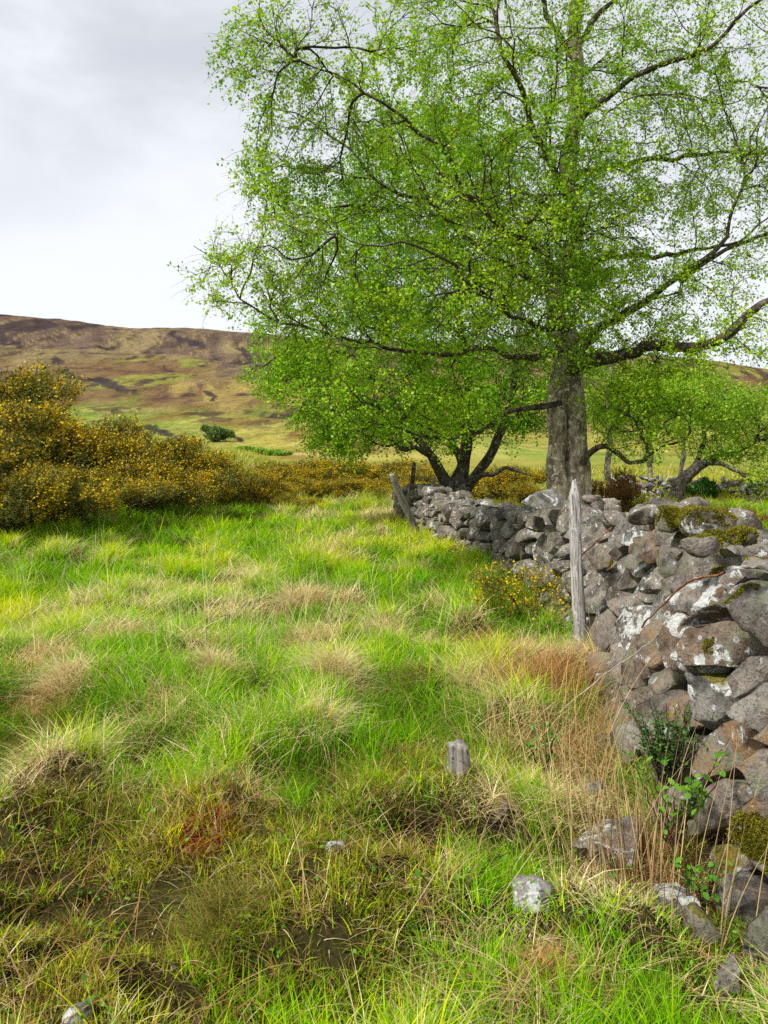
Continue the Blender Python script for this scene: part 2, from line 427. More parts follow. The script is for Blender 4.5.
def wpath(s):
    s = np.asarray(s, float)
    x, y = np.interp(s, WS, _wp[:, 0]), np.interp(s, WS, _wp[:, 1])
    e = .25
    tx = np.interp(s + e, WS, _wp[:, 0]) - np.interp(s - e, WS, _wp[:, 0])
    ty = np.interp(s + e, WS, _wp[:, 1]) - np.interp(s - e, WS, _wp[:, 1])
    l = np.hypot(tx, ty)
    return x, y, tx / l, ty / l
HD = np.array([1, 2.4, 3.3, 4.3, 5.2, 5.8, 6.6, 7.4, 8.0, 8.6, 9.1, 9.9, 10.6, 12, 13.5, 15, 16.5, 18, 19.5])
HH = np.array([1.1, 1.1, 1.14, 1.2, 1.26, 1.29, 1.27, 1.12, .98, 1.05, 1.22, 1.22, .98, .88, .86, .9, .98, .95, .7])
def wheight(s): return np.interp(wpath(s)[1], HD, HH)
WTH = .95          # thickness at the foot
BAT = .13          # the far face leans in by this per metre
def bat(s):        # the slumped near stretch leans back more
    return .13 + .22 * (1 - S((wpath(s)[1] - 7.) / 2.2))
def wmap(s, n, z):
    """wall coordinates (along, outwards from the left face, up) -> world"""
    x, y, tx, ty = wpath(s)
    nx, ny = -ty, tx
    n = n - bat(s) * z
    gz = ground(x, y, False)
    return np.stack([x + nx * n, y + ny * n, gz + z - .05], -1)
def wall_dist(x, y):
    """signed: >0 means inside the wall's footprint"""
    x = np.asarray(x); y = np.asarray(y)
    wx = np.interp(y, _wp[:, 1], _wp[:, 0])
    return np.minimum(x - wx, wx + WTH - .1 - x) * ((y > 1.2) & (y < 19.5)) - 9 * ((y <= 1.2) | (y >= 19.5))

# ------------------------------------------------------------------ stones
def rock_refine(pts, L=.06, rnd=2, rough=.02, seed=0, levels=4, fscale=1., facets=9):
    bm = bmesh.new()
    for p in pts: bm.verts.new([float(c) for c in p])
    r = bmesh.ops.convex_hull(bm, input=bm.verts)
    bmesh.ops.delete(bm, geom=[g for g in r['geom_interior'] if isinstance(g, bmesh.types.BMVert)], context='VERTS')
    loose = [v for v in bm.verts if not v.link_faces]
    if loose: bmesh.ops.delete(bm, geom=loose, context='VERTS')
    for k in range(levels):
        es = [e for e in bm.edges if e.calc_length() > L]
        if not es: break
        bmesh.ops.subdivide_edges(bm, edges=es, cuts=1)
        bmesh.ops.triangulate(bm, faces=[f for f in bm.faces if len(f.verts) > 3])
    bm.verts.ensure_lookup_table(); bm.verts.index_update()
    v = np.array([w.co[:] for w in bm.verts]); f = np.array([[w.index for w in fc.verts] for fc in bm.faces], int)
    e = np.array([[w.index for w in ed.verts] for ed in bm.edges], int)
    bm.free()
    deg = np.bincount(e.ravel(), minlength=len(v))[:, None]
    for k in range(rnd):
        a = np.zeros_like(v)
        np.add.at(a, e[:, 0], v[e[:, 1]]); np.add.at(a, e[:, 1], v[e[:, 0]])
        v = v * .72 + .28 * a / deg
    # broken faces: flatten whatever sticks out past a handful of random planes
    pr = np.random.default_rng(seed + 5)
    c0 = (v.max(0) + v.min(0)) / 2; ext = (v.max(0) - v.min(0)) / 2
    for k in range(facets):
        nn = pr.normal(size=3); nn /= np.linalg.norm(nn)
        nn = nn / ext; nn /= np.linalg.norm(nn)
        h_ = (v - c0) @ nn
        over = np.maximum(0, h_ - h_.max() * pr.uniform(.70, .92))
        v = v - over[:, None] * nn * .94
    fn = np.cross(v[f[:, 1]] - v[f[:, 0]], v[f[:, 2]] - v[f[:, 0]])
    vn = np.zeros_like(v)
    for k in range(3): np.add.at(vn, f[:, k], fn)
    vn /= np.linalg.norm(vn, axis=1, keepdims=True) + 1e-9
    w = v * fscale
    d = 1.25 * vnoise(w[:, 0] * 4.5, w[:, 1] * 4.5, w[:, 2] * 4.5, seed) + .8 * vnoise(w[:, 0] * 10, w[:, 1] * 10, w[:, 2] * 10, seed + 1)
    step = np.round(d * 1.6) / 1.6                           # broken, ledge-like faces
    d = .5 * d + .2 * step + .4 * vnoise(w[:, 0] * 24, w[:, 1] * 24, w[:, 2] * 24, seed + 2)
    return v + vn * (d * rough)[:, None], f

def box_rock(size, rng, k=16):
    """angular boulder: hull of points pushed towards the faces of a box"""
    p = rng.normal(size=(k, 3)); p /= np.linalg.norm(p, axis=1, keepdims=True)
    p = np.sign(p) * np.abs(p) ** .55
    p /= np.abs(p).max(0)
    return p * np.asarray(size) / 2 * rng.uniform(.78, 1.0, (k, 1))

def clip_poly(poly, a, b, c):
    """keep a*x+b*y<=c"""
    out = []
    n = len(poly)
    for i in range(n):
        p, q_ = poly[i], poly[(i + 1) % n]
        dp, dq = a * p[0] + b * p[1] - c, a * q_[0] + b * q_[1] - c
        if dp <= 0: out.append(p)
        if dp * dq < 0:
            t = dp / (dp - dq); out.append((p[0] + t * (q_[0] - p[0]), p[1] + t * (q_[1] - p[1])))
    return out

# stones read off the photograph: u, v, width px, height px, (warm, lichen, moss, ochre)
TRACED = [(635, 530, 24, 39, (.1, .45, .1, .1)), (652, 524, 22, 44, (.0, .6, .1, .1)), (635, 564, 44, 28, (.5, .6, .0, .1)), (630, 597, 24, 28, (.5, .3, 0, .1)),
          (655, 589, 33, 24, (.2, .5, .1, .3)), (616, 522, 28, 18, (.3, .3, .4, .0)), (615, 557, 24, 33, (.6, .3, .0, .1)), (608, 596, 18, 33, (.3, .4, 0, .1)),
          (622, 633, 33, 42, (.3, .3, .1, .5)), (670, 577, 31, 14, (.3, .4, .3, .1)), (687, 611, 48, 33, (.9, .55, .1, .5)), (650, 631, 28, 26, (.4, .75, 0, .1)),
          (646, 666, 31, 39, (.8, .3, .0, .2)), (674, 642, 20, 28, (.6, .2, .1, 1.)), (700, 648, 48, 57, (1., .72, .0, .0)), (742, 642, 42, 48, (.8, .6, .0, .3)),
          (736, 592, 39, 42, (.2, .75, .3, .9)), (728, 698, 85, 40, (.1, .66, .75, .2)), (670, 684, 33, 33, (.7, .3, .1, .1)), (624, 697, 26, 22, (.2, .6, .3, .4)),
          (733, 752, 70, 57, (.6, .2, .2, 1.)), (740, 805, 66, 46, (.4, .3, .2, .5)), (740, 848, 50, 40, (.4, .4, .95, .6)), (617, 765, 20, 44, (.2, .9, .0, .1)),
          (652, 740, 32, 40, (.2, .3, .4, .2)), (633, 724, 22, 18, (.5, .3, .2, 1.)), (668, 705, 30, 25, (.6, .4, .1, .1)), (600, 640, 20, 40, (.4, .3, 0, .1)),
          (690, 760, 30, 45, (.3, .2, .4, .3)), (640, 800, 30, 40, (.4, .3, .3, .2)), (755, 610, 26, 28, (.3, .6, .1, .5)),
          (683, 556, 30, 26, (.3, .4, .4, .2)), (716, 575, 36, 16, (.4, .3, .7, .2)), (752, 580, 30, 22, (.2, .7, .2, .8)), (762, 645, 26, 36, (.6, .5, .2, .3)), (705, 562, 26, 16, (.5, .4, .5, .1)), (735, 566, 26, 14, (.3, .6, .3, .2)),
          (553, 548, 34, 30, (.3, .5, .1, .1)), (540, 520, 28, 22, (.2, .5, .1, .1)), (520, 548, 30, 26, (.2, .6, .1, .1)), (556, 575, 30, 22, (.3, .3, 0, .1)), (497, 560, 26, 24, (.5, .6, .1, .1)),
          (540, 552, 24, 24, (.4, .3, .1, .1))]

def face_cells():
    sg, zg = np.meshgrid(np.linspace(.3, SLEN - .1, 600), np.linspace(.02, 1.3, 60))
    w = wmap(sg, 0 * sg, zg)
    uu = U0 + F * w[..., 0] / w[..., 1]; vv = VH - F * (w[..., 2] - EYE) / w[..., 1]
    seeds, rad, att = [], [], []
    for u, v, a, b, c in TRACED:
        k = np.argmin((uu - u) ** 2 + (vv - v) ** 2 + 1e4 * (zg > wheight(sg)))
        s, z = sg.flat[k], zg.flat[k]
        d = w[..., 1].flat[k]
        if math.hypot(uu.flat[k] - u, vv.flat[k] - v) > 16: continue
        ds = abs(np.interp(s + .1, sg[0], uu[30]) - np.interp(s - .1, sg[0], uu[30])) / .2        # px per metre along
        seeds.append((s, z)); rad.append(.42 * (min(a / max(ds, 25), .5) + b / F * d)); att.append(c)
    rng = np.random.default_rng(21)
    tries = 0
    while tries < 26000:
        tries += 1
        s, z = rng.uniform(.2, SLEN - .15), rng.uniform(-.05, 1.35)
        if z > wheight(s) - .03: continue
        size = rng.uniform(.14, .32) if s < 9.5 else rng.uniform(.12, .26)
        ok = True
        for (a, b), r2 in zip(seeds, rad):
            if abs(a - s) < .8 and math.hypot((a - s) * 1.0, (b - z) * 1.1) < (size + r2) * .52: ok = False; break
        if ok:
            seeds.append((s, z)); rad.append(size)
            w_ = rng.random()
            att.append((w_ * .95, rng.uniform(.0, .45), max(0, rng.normal(.2, .25)), max(0, rng.normal(.3, .4))))
    return seeds, rad, att

wall = empty('dry_stone_wall', wmap(6.0, -.4, 0.05), 'tumbledown grey dry stone wall with moss and lichen running along the meadow', 'wall')
WL = np.array(wall.location)
seeds, rad, att = face_cells()
stones = []          # (visible size, verts, faces, colour)
rng = np.random.default_rng(33)
AX, AZ = 1.0, 1.05
for i, ((s, z), r) in enumerate(zip(seeds, rad)):
    poly = [(s - .42, z - .38), (s + .42, z - .38), (s + .42, z + .38), (s - .42, z + .38)]
    for j, ((s2, z2), r2) in enumerate(zip(seeds, rad)):
        if j == i or abs(s2 - s) > .9: continue
        dx, dz = (s2 - s) * AX, (z2 - z) * AZ
        D2 = dx * dx + dz * dz
        k = .5 * (D2 + (r * r - r2 * r2) * .35) - .004
        poly = clip_poly(poly, dx * AX, dz * AZ, k + dx * s * AX + dz * z * AZ)
        if len(poly) < 3: break
    if len(poly) < 3: continue
    top = float(wheight(s)) + .05
    poly = clip_poly(poly, 0, 1, top + rng.uniform(-.06, .08)); poly = clip_poly(poly, 0, -1, .1)
    if len(poly) < 3: continue
    pl = np.array(poly); c = pl.mean(0)
    ext = pl.max(0) - pl.min(0)
    if min(ext) < .05: continue
    pts = []
    out = rng.uniform(-.02, .08); tilt = rng.normal(0, .12, 2) + np.array([.30 if s < 8 else .15, -.05])
    for p in pl:
        q_ = c + (p - c) * rng.uniform(.80, .95)
        o_ = out * .3 + (p - c) @ tilt
        pts.append((q_[0], -.05 + o_ * .5, q_[1]))
        q2 = c + (p - c) * rng.uniform(.80, .98)
        pts.append((q2[0], out + .05 + o_ * 1.3 + rng.normal(0, .028), q2[1]))
        q3 = c + (p - c) * rng.uniform(.6, .9)
        pts.append((q3[0], -.30 + rng.normal(0, .03), q3[1]))
    near = s < 8.5
    v, f = rock_refine(pts, .032 if near else .065, 1, .016 if near else .014, seed=i * 7, levels=4 if near else 3)
    w = wmap(v[:, 0], v[:, 1], v[:, 2])
    d = wpath(s)[1]
    stones.append((ext[0] * ext[1] / d ** 1.5, w, f[:, ::-1], att[i]))
# coping: loose stones across the top, the well-marked ones by hand (u, v, distance, size, colour)
CAPS = [(673, 520, 4.95, (.2, .26, .18), (.2, .1, 1.3, .2)), (706, 523, 4.75, (.36, .36, .2), (.3, .5, .8, .2)), (741, 538, 3.75, (.12, .2, .09), (.3, .1, 1.4, .2)), (732, 551, 3.45, (.2, .24, .1), (.6, .5, .2, .1)),
        (700, 546, 4.0, (.24, .26, .1), (.3, .3, .6, .1)), (720, 537, 4.2, (.22, .26, .1), (.3, .3, .9, .1)), (640, 514, 6.0, (.24, .32, .17), (.1, .5, .2, .1)), (662, 504, 6.3, (.26, .3, .13), (.1, .5, .4, .1)),
        (548, 499, 9.3, (.62, .5, .28), (.1, .5, .25, .1)), (590, 521, 8.6, (.36, .4, .32), (.1, .5, .15, .0)), (536, 523, 9.6, (.3, .3, .2), (.1, .6, .1, .1)), (612, 520, 7.6, (.3, .4, .18), (.3, .4, .4, .1))]
k = 0
for u, v, d, sz, c in CAPS:
    p = P(u, v, d)
    vv, ff = rock_refine(box_rock(sz, rng, 13), .034, 2, .022, seed=900 + k)
    a = rng.uniform(-.4, .4); ca, sa = math.cos(a), math.sin(a)
    vv = np.stack([vv[:, 0] * ca - vv[:, 1] * sa, vv[:, 0] * sa + vv[:, 1] * ca, vv[:, 2] + .12 * vv[:, 0] * rng.normal()], -1) + p
    stones.append((sz[0] * sz[2] / d ** 1.5 * 1.5, vv, ff, c)); k += 1
s = .2
while s < SLEN - .1:
    h = float(wheight(s)); d = wpath(s)[1]
    for nf in (.12, .45, .8):
        n = -.13 + (-WTH + .13 * h + bat(s) * h + .26) * nf
        sz = rng.uniform(.14, .40, 3) * (1, .9, .62)
        p = wmap(s + rng.normal(0, .05), n + rng.normal(0, .03), h + rng.uniform(-.16, .02))
        vv, ff = rock_refine(box_rock(sz, rng, 12), .055, 2, .022, seed=1500 + k, levels=3)
        a = rng.uniform(0, 6.3); ca, sa = math.cos(a), math.sin(a)
        vv = np.stack([vv[:, 0] * ca - vv[:, 1] * sa, vv[:, 0] * sa + vv[:, 1] * ca, vv[:, 2]], -1) + p
        stones.append((sz[0] * sz[2] / d ** 1.5 * (.8 if nf < .3 else .5), vv, ff, (rng.random() * .8, rng.uniform(.1, .6), max(0, rng.normal(.35, .3)), max(0, rng.normal(.1, .2))))); k += 1
    s += rng.uniform(.22, .34)
# far face of the wall, seen only from the side
s = .2
while s < SLEN - .1:
    h = float(wheight(s)); z = .05
    while z < h - .05:
        sz = rng.uniform(.24, .42, 3) * (1, .9, .7)
        p = wmap(s + rng.normal(0, .05), -WTH + .14 + (BAT + bat(s)) * z, z + sz[2] * .4)
        vv, ff = rock_refine(box_rock(sz, rng, 14), .12, 1, .02, seed=2500 + k, levels=2)
        stones.append((0, vv + p, ff, (rng.random() * .8, .4, .3, .1))); k += 1
        z += sz[2] * .8
    s += .32
stones.sort(key=lambda t: -t[0])
STONE_OBS = []
for i, (sc, v, f, c) in enumerate(stones[:99]):
    ctr = v.mean(0)
    o = mesh_np('stone', v - ctr, [f], M_STONE, wall, smooth=True, crease=34)
    o.location = ctr - WL
    o.color = c
    STONE_OBS.append(o)
vs, fs, off = [], [], 0
for sc, v, f, c in stones[99:]:
    vs.append(v); fs.append(f + off); off += len(v)
o = mesh_np('packing_stone', np.vstack(vs) - WL, [np.vstack(fs)], M_STONE, wall, smooth=True, crease=34)
o.color = (.4, .42, .3, .25); o['kind'] = 'stuff'
# rubble heart; its near-black colour paints shade into the gaps between stones
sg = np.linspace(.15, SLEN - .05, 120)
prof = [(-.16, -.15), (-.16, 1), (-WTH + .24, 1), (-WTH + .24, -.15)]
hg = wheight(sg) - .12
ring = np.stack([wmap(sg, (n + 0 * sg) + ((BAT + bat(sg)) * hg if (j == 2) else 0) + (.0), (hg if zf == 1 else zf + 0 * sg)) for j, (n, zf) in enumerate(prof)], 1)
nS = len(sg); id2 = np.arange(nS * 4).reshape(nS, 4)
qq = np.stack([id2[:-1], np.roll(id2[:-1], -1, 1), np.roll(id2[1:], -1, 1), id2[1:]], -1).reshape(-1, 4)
mesh_np('rubble_shade_core', ring.reshape(-1, 3) - WL, [qq, id2[:1], id2[-1:, ::-1]], M_CORE, wall)

# moss creeping over the wall: short tufts rooted on the stones' own surfaces
MOSS = [(672, 516, 4.9, .20, .9), (742, 536, 3.75, .12, .7), (706, 517, 4.75, .26, .6), (712, 571, 3.55, .17, .5), (742, 676, 3.15, .20, .6), (748, 842, 2.98, .16, .8), (722, 545, 4.1, .18, .6), (650, 512, 6.2, .16, .4), (600, 560, 7.2, .1, .3), (700, 640, 3.7, .1, .3)]
wc = np.array([o_.location[:] for o_ in STONE_OBS])
for mi, (u, v, d, rad_, amt) in enumerate(MOSS):
    c = P(u, v, d); r2 = np.random.default_rng(820 + mi)
    tris = []
    for k_, (_, sv, sf, _) in enumerate(stones):
        if np.abs(sv.mean(0) - c).max() > rad_ + .5: continue
        t = sv[sf]; ce = t.mean(1)
        nn = np.cross(t[:, 1] - t[:, 0], t[:, 2] - t[:, 0]); ar = np.linalg.norm(nn, axis=1)
        nn = nn / (ar[:, None] + 1e-12)
        q_ = np.linalg.norm((ce - c) * (1, 1, 1.2), axis=1) / rad_ + .5 * fbm(ce[:, 0] * 12, ce[:, 1] * 12, ce[:, 2] * 12, oct=3, seed=mi)
        sgn = np.sign(((ce - sv.mean(0)) * nn).sum(1)); nn = nn * sgn[:, None]
        okm = (q_ < 1) & (nn[:, 2] > .15 - .5 * (q_ < .4))
        if okm.any(): tris.append((t[okm], nn[okm], ar[okm] * (1.1 - q_[okm]).clip(.05, 1)))
    if not tris: continue
    T_ = np.concatenate([a_[0] for a_ in tris]); N_ = np.concatenate([a_[1] for a_ in tris]); A_ = np.concatenate([a_[2] for a_ in tris])
    n = int(15000 * amt * (rad_ / .2) ** 2); ii = r2.choice(len(A_), n, p=A_ / A_.sum())
    b1, b2 = r2.random((n, 1)), r2.random((n, 1)); fl = (b1 + b2) > 1; b1 = np.where(fl, 1 - b1, b1); b2 = np.where(fl, 1 - b2, b2)
    p = T_[ii, 0] + b1 * (T_[ii, 1] - T_[ii, 0]) + b2 * (T_[ii, 2] - T_[ii, 0])
    lump = .5 + .5 * vnoise(p[:, 0] * 22, p[:, 1] * 22, p[:, 2] * 22, 4)
    cush = r2.random((n, 1)) * .022 * amt * lump[:, None] ** 1.5
    p = p + N_[ii] * (cush - .002)
    dr = N_[ii] + r2.normal(0, .55, (n, 3)); dr /= np.linalg.norm(dr, axis=1, keepdims=True)
    sd = np.cross(dr, r2.normal(size=(n, 3))); sd /= np.linalg.norm(sd, axis=1, keepdims=True)
    L = r2.uniform(.006, .013, (n, 1)); w = .0032
    q4 = np.stack([p - sd * w, p + sd * w, p + dr * L + sd * w * .4, p + dr * L - sd * w * .4], 1).reshape(-1, 3)
    cc = lerp((.06, .06, .01), (.30, .27, .03), np.clip(r2.random(n) * .5 + .55 * lump, 0, 1))
    kk = int(np.argmin(np.linalg.norm(wc - (c - WL), axis=1)))
    mesh_np('moss', q4 - WL - wc[kk], [np.arange(4 * n).reshape(-1, 4)], M_MOSS, STONE_OBS[kk], cols=np.repeat(cc, 4, 0))

# ------------------------------------------------------------------ fallen stones in the grass
FALLEN = [(606, 838, 3.62, (.46, .42, .17), (.35, .45, .1, .35), 'flat grey brown slab half buried in grass at the foot of the wall'),
          (533, 897, 3.02, (.20, .2, .12), (.1, .75, .0, .0), 'white topped stone poking out of long green grass in the foreground'),
          (672, 905, 2.95, (.22, .22, .11), (.0, 1.05, .1, .0), 'flat white stone lying beside the broken end of the wall'),
          (752, 905, 2.90, (.19, .3, .20), (.0, .3, .1, .0), 'smooth blue grey stone at the right edge below the mossy rock'),
          (722, 975, 2.48, (.16, .16, .16), (.3, .3, .0, .1), 'dark pointed stone standing in the grass in the bottom right corner'),
          (335, 850, 3.38, (.12, .16, .06), (.1, .8, .2, .0), 'small pale stone lying in moss left of the wooden stub'),
          (592, 790, 4.0, (.15, .2, .14), (.1, .4, .1, .0), 'small dark grey stone among brown stems just above the flat slab'),
          (72, 1018, 2.33, (.11, .16, .08), (.1, .7, .1, .0), 'small grey stone at the bottom left edge of the bog'),
          (700, 925, 2.8, (.14, .2, .14), (.4, .4, .9, .1), 'mossy brown stone wedged between the flat white stone and the blue grey one'),
          (500, 812, 3.8, (.12, .2, .08), (.9, .2, .1, .2), 'low red brown stone sunk in grass right of the wooden stub')]
for i, (u, v, d, sz, c, lab) in enumerate(FALLEN):
    r2 = np.random.default_rng(400 + i)
    vv, ff = rock_refine(box_rock(sz, r2, 12), .025, 2, .016, seed=3000 + i, levels=5, fscale=1.4)
    for _ in range(12):
        p = P(u, v, d); gz = float(ground(p[:1], p[1:2])[0]) + sz[2] * .16
        d = .5 * d + .5 * (EYE - gz) * F / (v - VH)
    p = P(u, v, d)
    o = mesh_np('fallen_stone', vv, [ff], M_STONE, smooth=True, crease=34)
    o.location = p; o.rotation_euler = (r2.normal(0, .12), r2.normal(0, .12) - .1, r2.uniform(-.3, .3)); o.color = c
    tag(o, lab, 'stone', 'stones fallen from the wall')

# ------------------------------------------------------------------ tubes and posts
def tube(pts, rad, sides=8, jitter=0., rng=None, cap=True):
    pts = np.asarray(pts, float); rad = np.asarray(rad, float)
    n = len(pts)
    t = np.gradient(pts, axis=0); t /= np.linalg.norm(t, axis=1, keepdims=True) + 1e-12
    ref = np.array([0.31, .2, .93]) if abs(t[0] @ (0.31, .2, .93)) < .85 else np.array([1., .1, 0])
    a = np.cross(t, ref); a /= np.linalg.norm(a, axis=1, keepdims=True) + 1e-12
    b = np.cross(t, a)
    th = np.linspace(0, 2 * PI, sides, endpoint=False)
    R_ = rad[:, None] * (1 + (jitter * rng.normal(size=(n, sides)) if jitter else 0))
    v = pts[:, None] + a[:, None] * (np.cos(th)[None, :, None] * R_[..., None]) + b[:, None] * (np.sin(th)[None, :, None] * R_[..., None])
    i = np.arange(n * sides).reshape(n, sides)
    q_ = np.stack([i[:-1], np.roll(i[:-1], -1, 1), np.roll(i[1:], -1, 1), i[1:]], -1).reshape(-1, 4)
    return v.reshape(-1, 3), q_, (i[0][::-1], i[-1])

def post(name, base, top, w, label, mat, seed, buried=.25, top_taper=.55, cat='post', group=None, square=.3):
    base, top = np.asarray(base, float), np.asarray(top, float)
    r_ = np.random.default_rng(seed)
    ax = top - base; L = np.linalg.norm(ax)
    n, sd = 70, 28
    t = np.linspace(-buried / L, 1, n)
    th = np.linspace(0, 2 * PI, sd, endpoint=False)
    T, TH = np.meshgrid(t, th, indexing='ij')
    sq = 1 / np.maximum(np.abs(np.cos(TH)), np.abs(np.sin(TH)))
    r = w / 2 * (1 + square * (sq - 1)) * (1 + .10 * vnoise(np.cos(TH) * 2, np.sin(TH) * 2, T * L * 2.2, seed) + .09 * vnoise(np.cos(TH) * 7, np.sin(TH) * 7, T * L * 1.3, seed + 1) + .05 * vnoise(np.cos(TH) * 14, np.sin(TH) * 14, T * L * 4, seed + 2))
    r = r * (1 - .10 * T)
    crack = np.abs(((TH - 1.1 * PI - .25 * np.sin(T * 5)) + PI) % (2 * PI) - PI)
    r = r * (1 - (.28 if square < .5 else .10) * np.exp(-(crack / .12) ** 2))
    k = S((T - (1 - .09 / L * 1.4)) / (.09 / L * 1.4))
    r = r * (1 - (1 - top_taper) * k)
    Z = T * L + ((.03 if square < .5 else .008) * vnoise(np.cos(TH) * 2.2, np.sin(TH) * 2.2, None, seed + 5)) * k
    v = np.stack([r * np.cos(TH) + .012 * np.sin(T * 4 + seed), r * np.sin(TH), Z], -1).reshape(-1, 3)
    i = np.arange(n * sd).reshape(n, sd)
    q_ = np.stack([i[:-1], np.roll(i[:-1], -1, 1), np.roll(i[1:], -1, 1), i[1:]], -1).reshape(-1, 4)
    c = len(v)
    v = np.vstack([v, v[-sd:].mean(0) + (0, 0, .012)])
    tri = np.stack([i[-1], np.roll(i[-1], -1), np.full(sd, c)], -1)
    o = mesh_np(name, v, [q_, tri], mat, smooth=True)
    o.location = base
    o.rotation_mode = 'QUATERNION'
    o.rotation_quaternion = Vector((0, 0, 1)).rotation_difference(Vector(ax / L))
    return tag(o, label, cat, group)
post('fence_post', P(583, 662, 6.7), P(573, 482, 6.7), .102, 'tall silvery weathered fence post standing against the wall below the birch', M_POST, 3, top_taper=.42)
post('fence_post', P(457, 795, 3.9), P(457, 744, 3.9), .115, 'short sawn grey post stub sticking out of the grass', M_POST2, 5, top_taper=.96, square=.75)
post('fence_post', P(421, 543, 15.6), P(392, 474, 15.0), .14, 'grey post leaning left at the far end of the wall', M_POST2, 8, top_taper=.8)
post('fence_post', P(411, 512, 17.3), P(414, 463, 17.2), .10, 'dark upright post behind the leaning post at the wall end', M_DARKBARK, 9, top_taper=.7)
post('fence_post', P(424, 512, 17.2), P(434, 479, 17.2), .075, 'thin grey stake slanting right beside the dark upright post', M_POST2, 10, top_taper=.7)
post('fence_post', P(759, 585, 4.6), P(758, 558, 4.6), .045, 'small dark stake top behind the wall at the right edge', M_DARKBARK, 12, top_taper=.9, buried=.9)

def strand(name, pts, r, mat, label, cat, seed=0, sides=6, barbs=0):
    pts = np.asarray(pts)
    t = np.linspace(0, 1, len(pts)); tt = np.linspace(0, 1, 60)
    pp = np.stack([np.interp(tt, t, pts[:, k]) for k in range(3)], -1)
    for k in range(3): pp[1:-1] = (pp[:-2] + pp[1:-1] * 2 + pp[2:]) / 4
    pp += .006 * np.stack([vnoise(tt * 14, tt * 0, None, seed + k) for k in range(3)], -1)
    ctr = pp[0].copy()
    vs, fs, off = [], [], 0
    v, q_, caps = tube(pp - ctr, np.full(60, r) * (1 + .25 * vnoise(tt * 20, 0 * tt, None, seed)), sides)
    vs.append(v); fs.append(q_); off += len(v)
    for b in range(barbs):
        k = int((b + .5) * 60 / barbs)
        for dd in ((.02, .01, .025), (-.02, .005, .02)):
            v, q_, _ = tube(np.array([pp[k] - ctr - dd, pp[k] - ctr, pp[k] - ctr + dd]), [r * .3, r * .8, r * .3], 4)
            vs.append(v); fs.append(q_ + off); off += len(v)
    o = mesh_np(name, np.vstack(vs), [np.vstack(fs)], mat, smooth=True)
    o.location = ctr
    return tag(o, label, cat)
strand('rusty_strip', [P(724, 574, 3.12), P(700, 577, 3.42), P(684, 583, 3.68), P(662, 605, 4.0), P(641, 628, 4.35)], 0.0048, M_RUST, 'rust red iron strip bent down across the face of the wall', 'iron strip', 1)
strand('dead_stalk', [P(664, 630, 4.35), P(640, 650, 4.5), P(600, 678, 4.7), P(560, 712, 4.8)], .0034, M_GREYSTICK, 'thin grey dead stalk leaning from the wall into the grass', 'stalk', 4)
strand('barbed_wire', [P(578, 558, 6.68), P(590, 548, 6.85), P(602, 536, 7.0), P(612, 528, 7.1)], .006, M_RUST, 'short rusty barbed wire strand from the tall post to the wall', 'wire', 6, 5, 3)

# ------------------------------------------------------------------ grass
def blade_mesh(root, L, W, azm, lean, bend, col, segs=3, rng=RNG, tipcol=None, tipmix=.35):
    n = len(root)
    t = np.linspace(0, 1, segs + 1)
    dx, dy = np.cos(azm), np.sin(azm)
    tw = azm + PI / 2 + rng.normal(0, .9, n)
    sx, sy = np.cos(tw), np.sin(tw)
    h = L[:, None] * (np.sin(lean)[:, None] * t + bend[:, None] * t ** 2)
    z = L[:, None] * (np.cos(lean)[:, None] * t - (.55 * bend * np.abs(bend))[:, None] * t ** 3)
    w = W[:, None] * (1 - t ** 1.6)[None] * .5
    cx = root[:, 0:1] + dx[:, None] * h; cy = root[:, 1:2] + dy[:, None] * h; cz = root[:, 2:3] + z
    l = np.stack([cx - sx[:, None] * w, cy - sy[:, None] * w, cz], -1)[:, :segs]
    r = np.stack([cx + sx[:, None] * w, cy + sy[:, None] * w, cz], -1)[:, :segs]
    tip = np.stack([cx, cy, cz], -1)[:, segs:]
    v = np.concatenate([l, r, tip], 1)
    m = 2 * segs + 1
    b = (np.arange(n) * m)[:, None]
    qs = [np.concatenate([b + k, b + segs + k, b + segs + k + 1, b + k + 1], 1) for k in range(segs - 1)]
    tr = np.concatenate([b + segs - 1, b + 2 * segs - 1, b + 2 * segs], 1)
    c = np.repeat(col[:, None], m, 1)
    if tipcol is not None:
        tt = np.concatenate([t[:segs], t[:segs], [1.]])
        c = c * (1 - (tipmix * tt ** 2)[None, :, None]) + np.asarray(tipcol) * (tipmix * tt ** 2)[None, :, None]
    return v.reshape(-1, 3), np.vstack(qs), tr, c.reshape(-1, 3)

class Bag:
    def __init__(s): s.v, s.q, s.t, s.c, s.n = [], [], [], [], 0
    def add(s, v, q_, t, c):
        s.v.append(v); s.q.append(q_ + s.n); s.t.append(t + s.n); s.c.append(c); s.n += len(v)
    def build(s, name, mat, parent=None, origin=None):
        v = np.vstack(s.v)
        if origin is not None: v = v - origin
        return mesh_np(name, v, [np.vstack(s.q), np.vstack(s.t)], mat, parent, cols=np.vstack(s.c))

G_DEEP, G_VIV, G_YEL = (.04, .18, .002), (.22, .62, .002), (.68, .70, .005)
C_STRAW, C_TAN, C_RUST, C_OLIVE = (.88, .74, .42), (.64, .41, .13), (.30, .11, .035), (.27, .29, .014)

def sample_field(n, y0, y1, margin, rng):
    y = np.sqrt(rng.uniform(y0 ** 2, y1 ** 2, n)) if y0 > 0 else rng.uniform(y0, y1, n)
    hw = .48 * y + margin
    x = rng.uniform(-1, 1, n) * hw
    return x, y

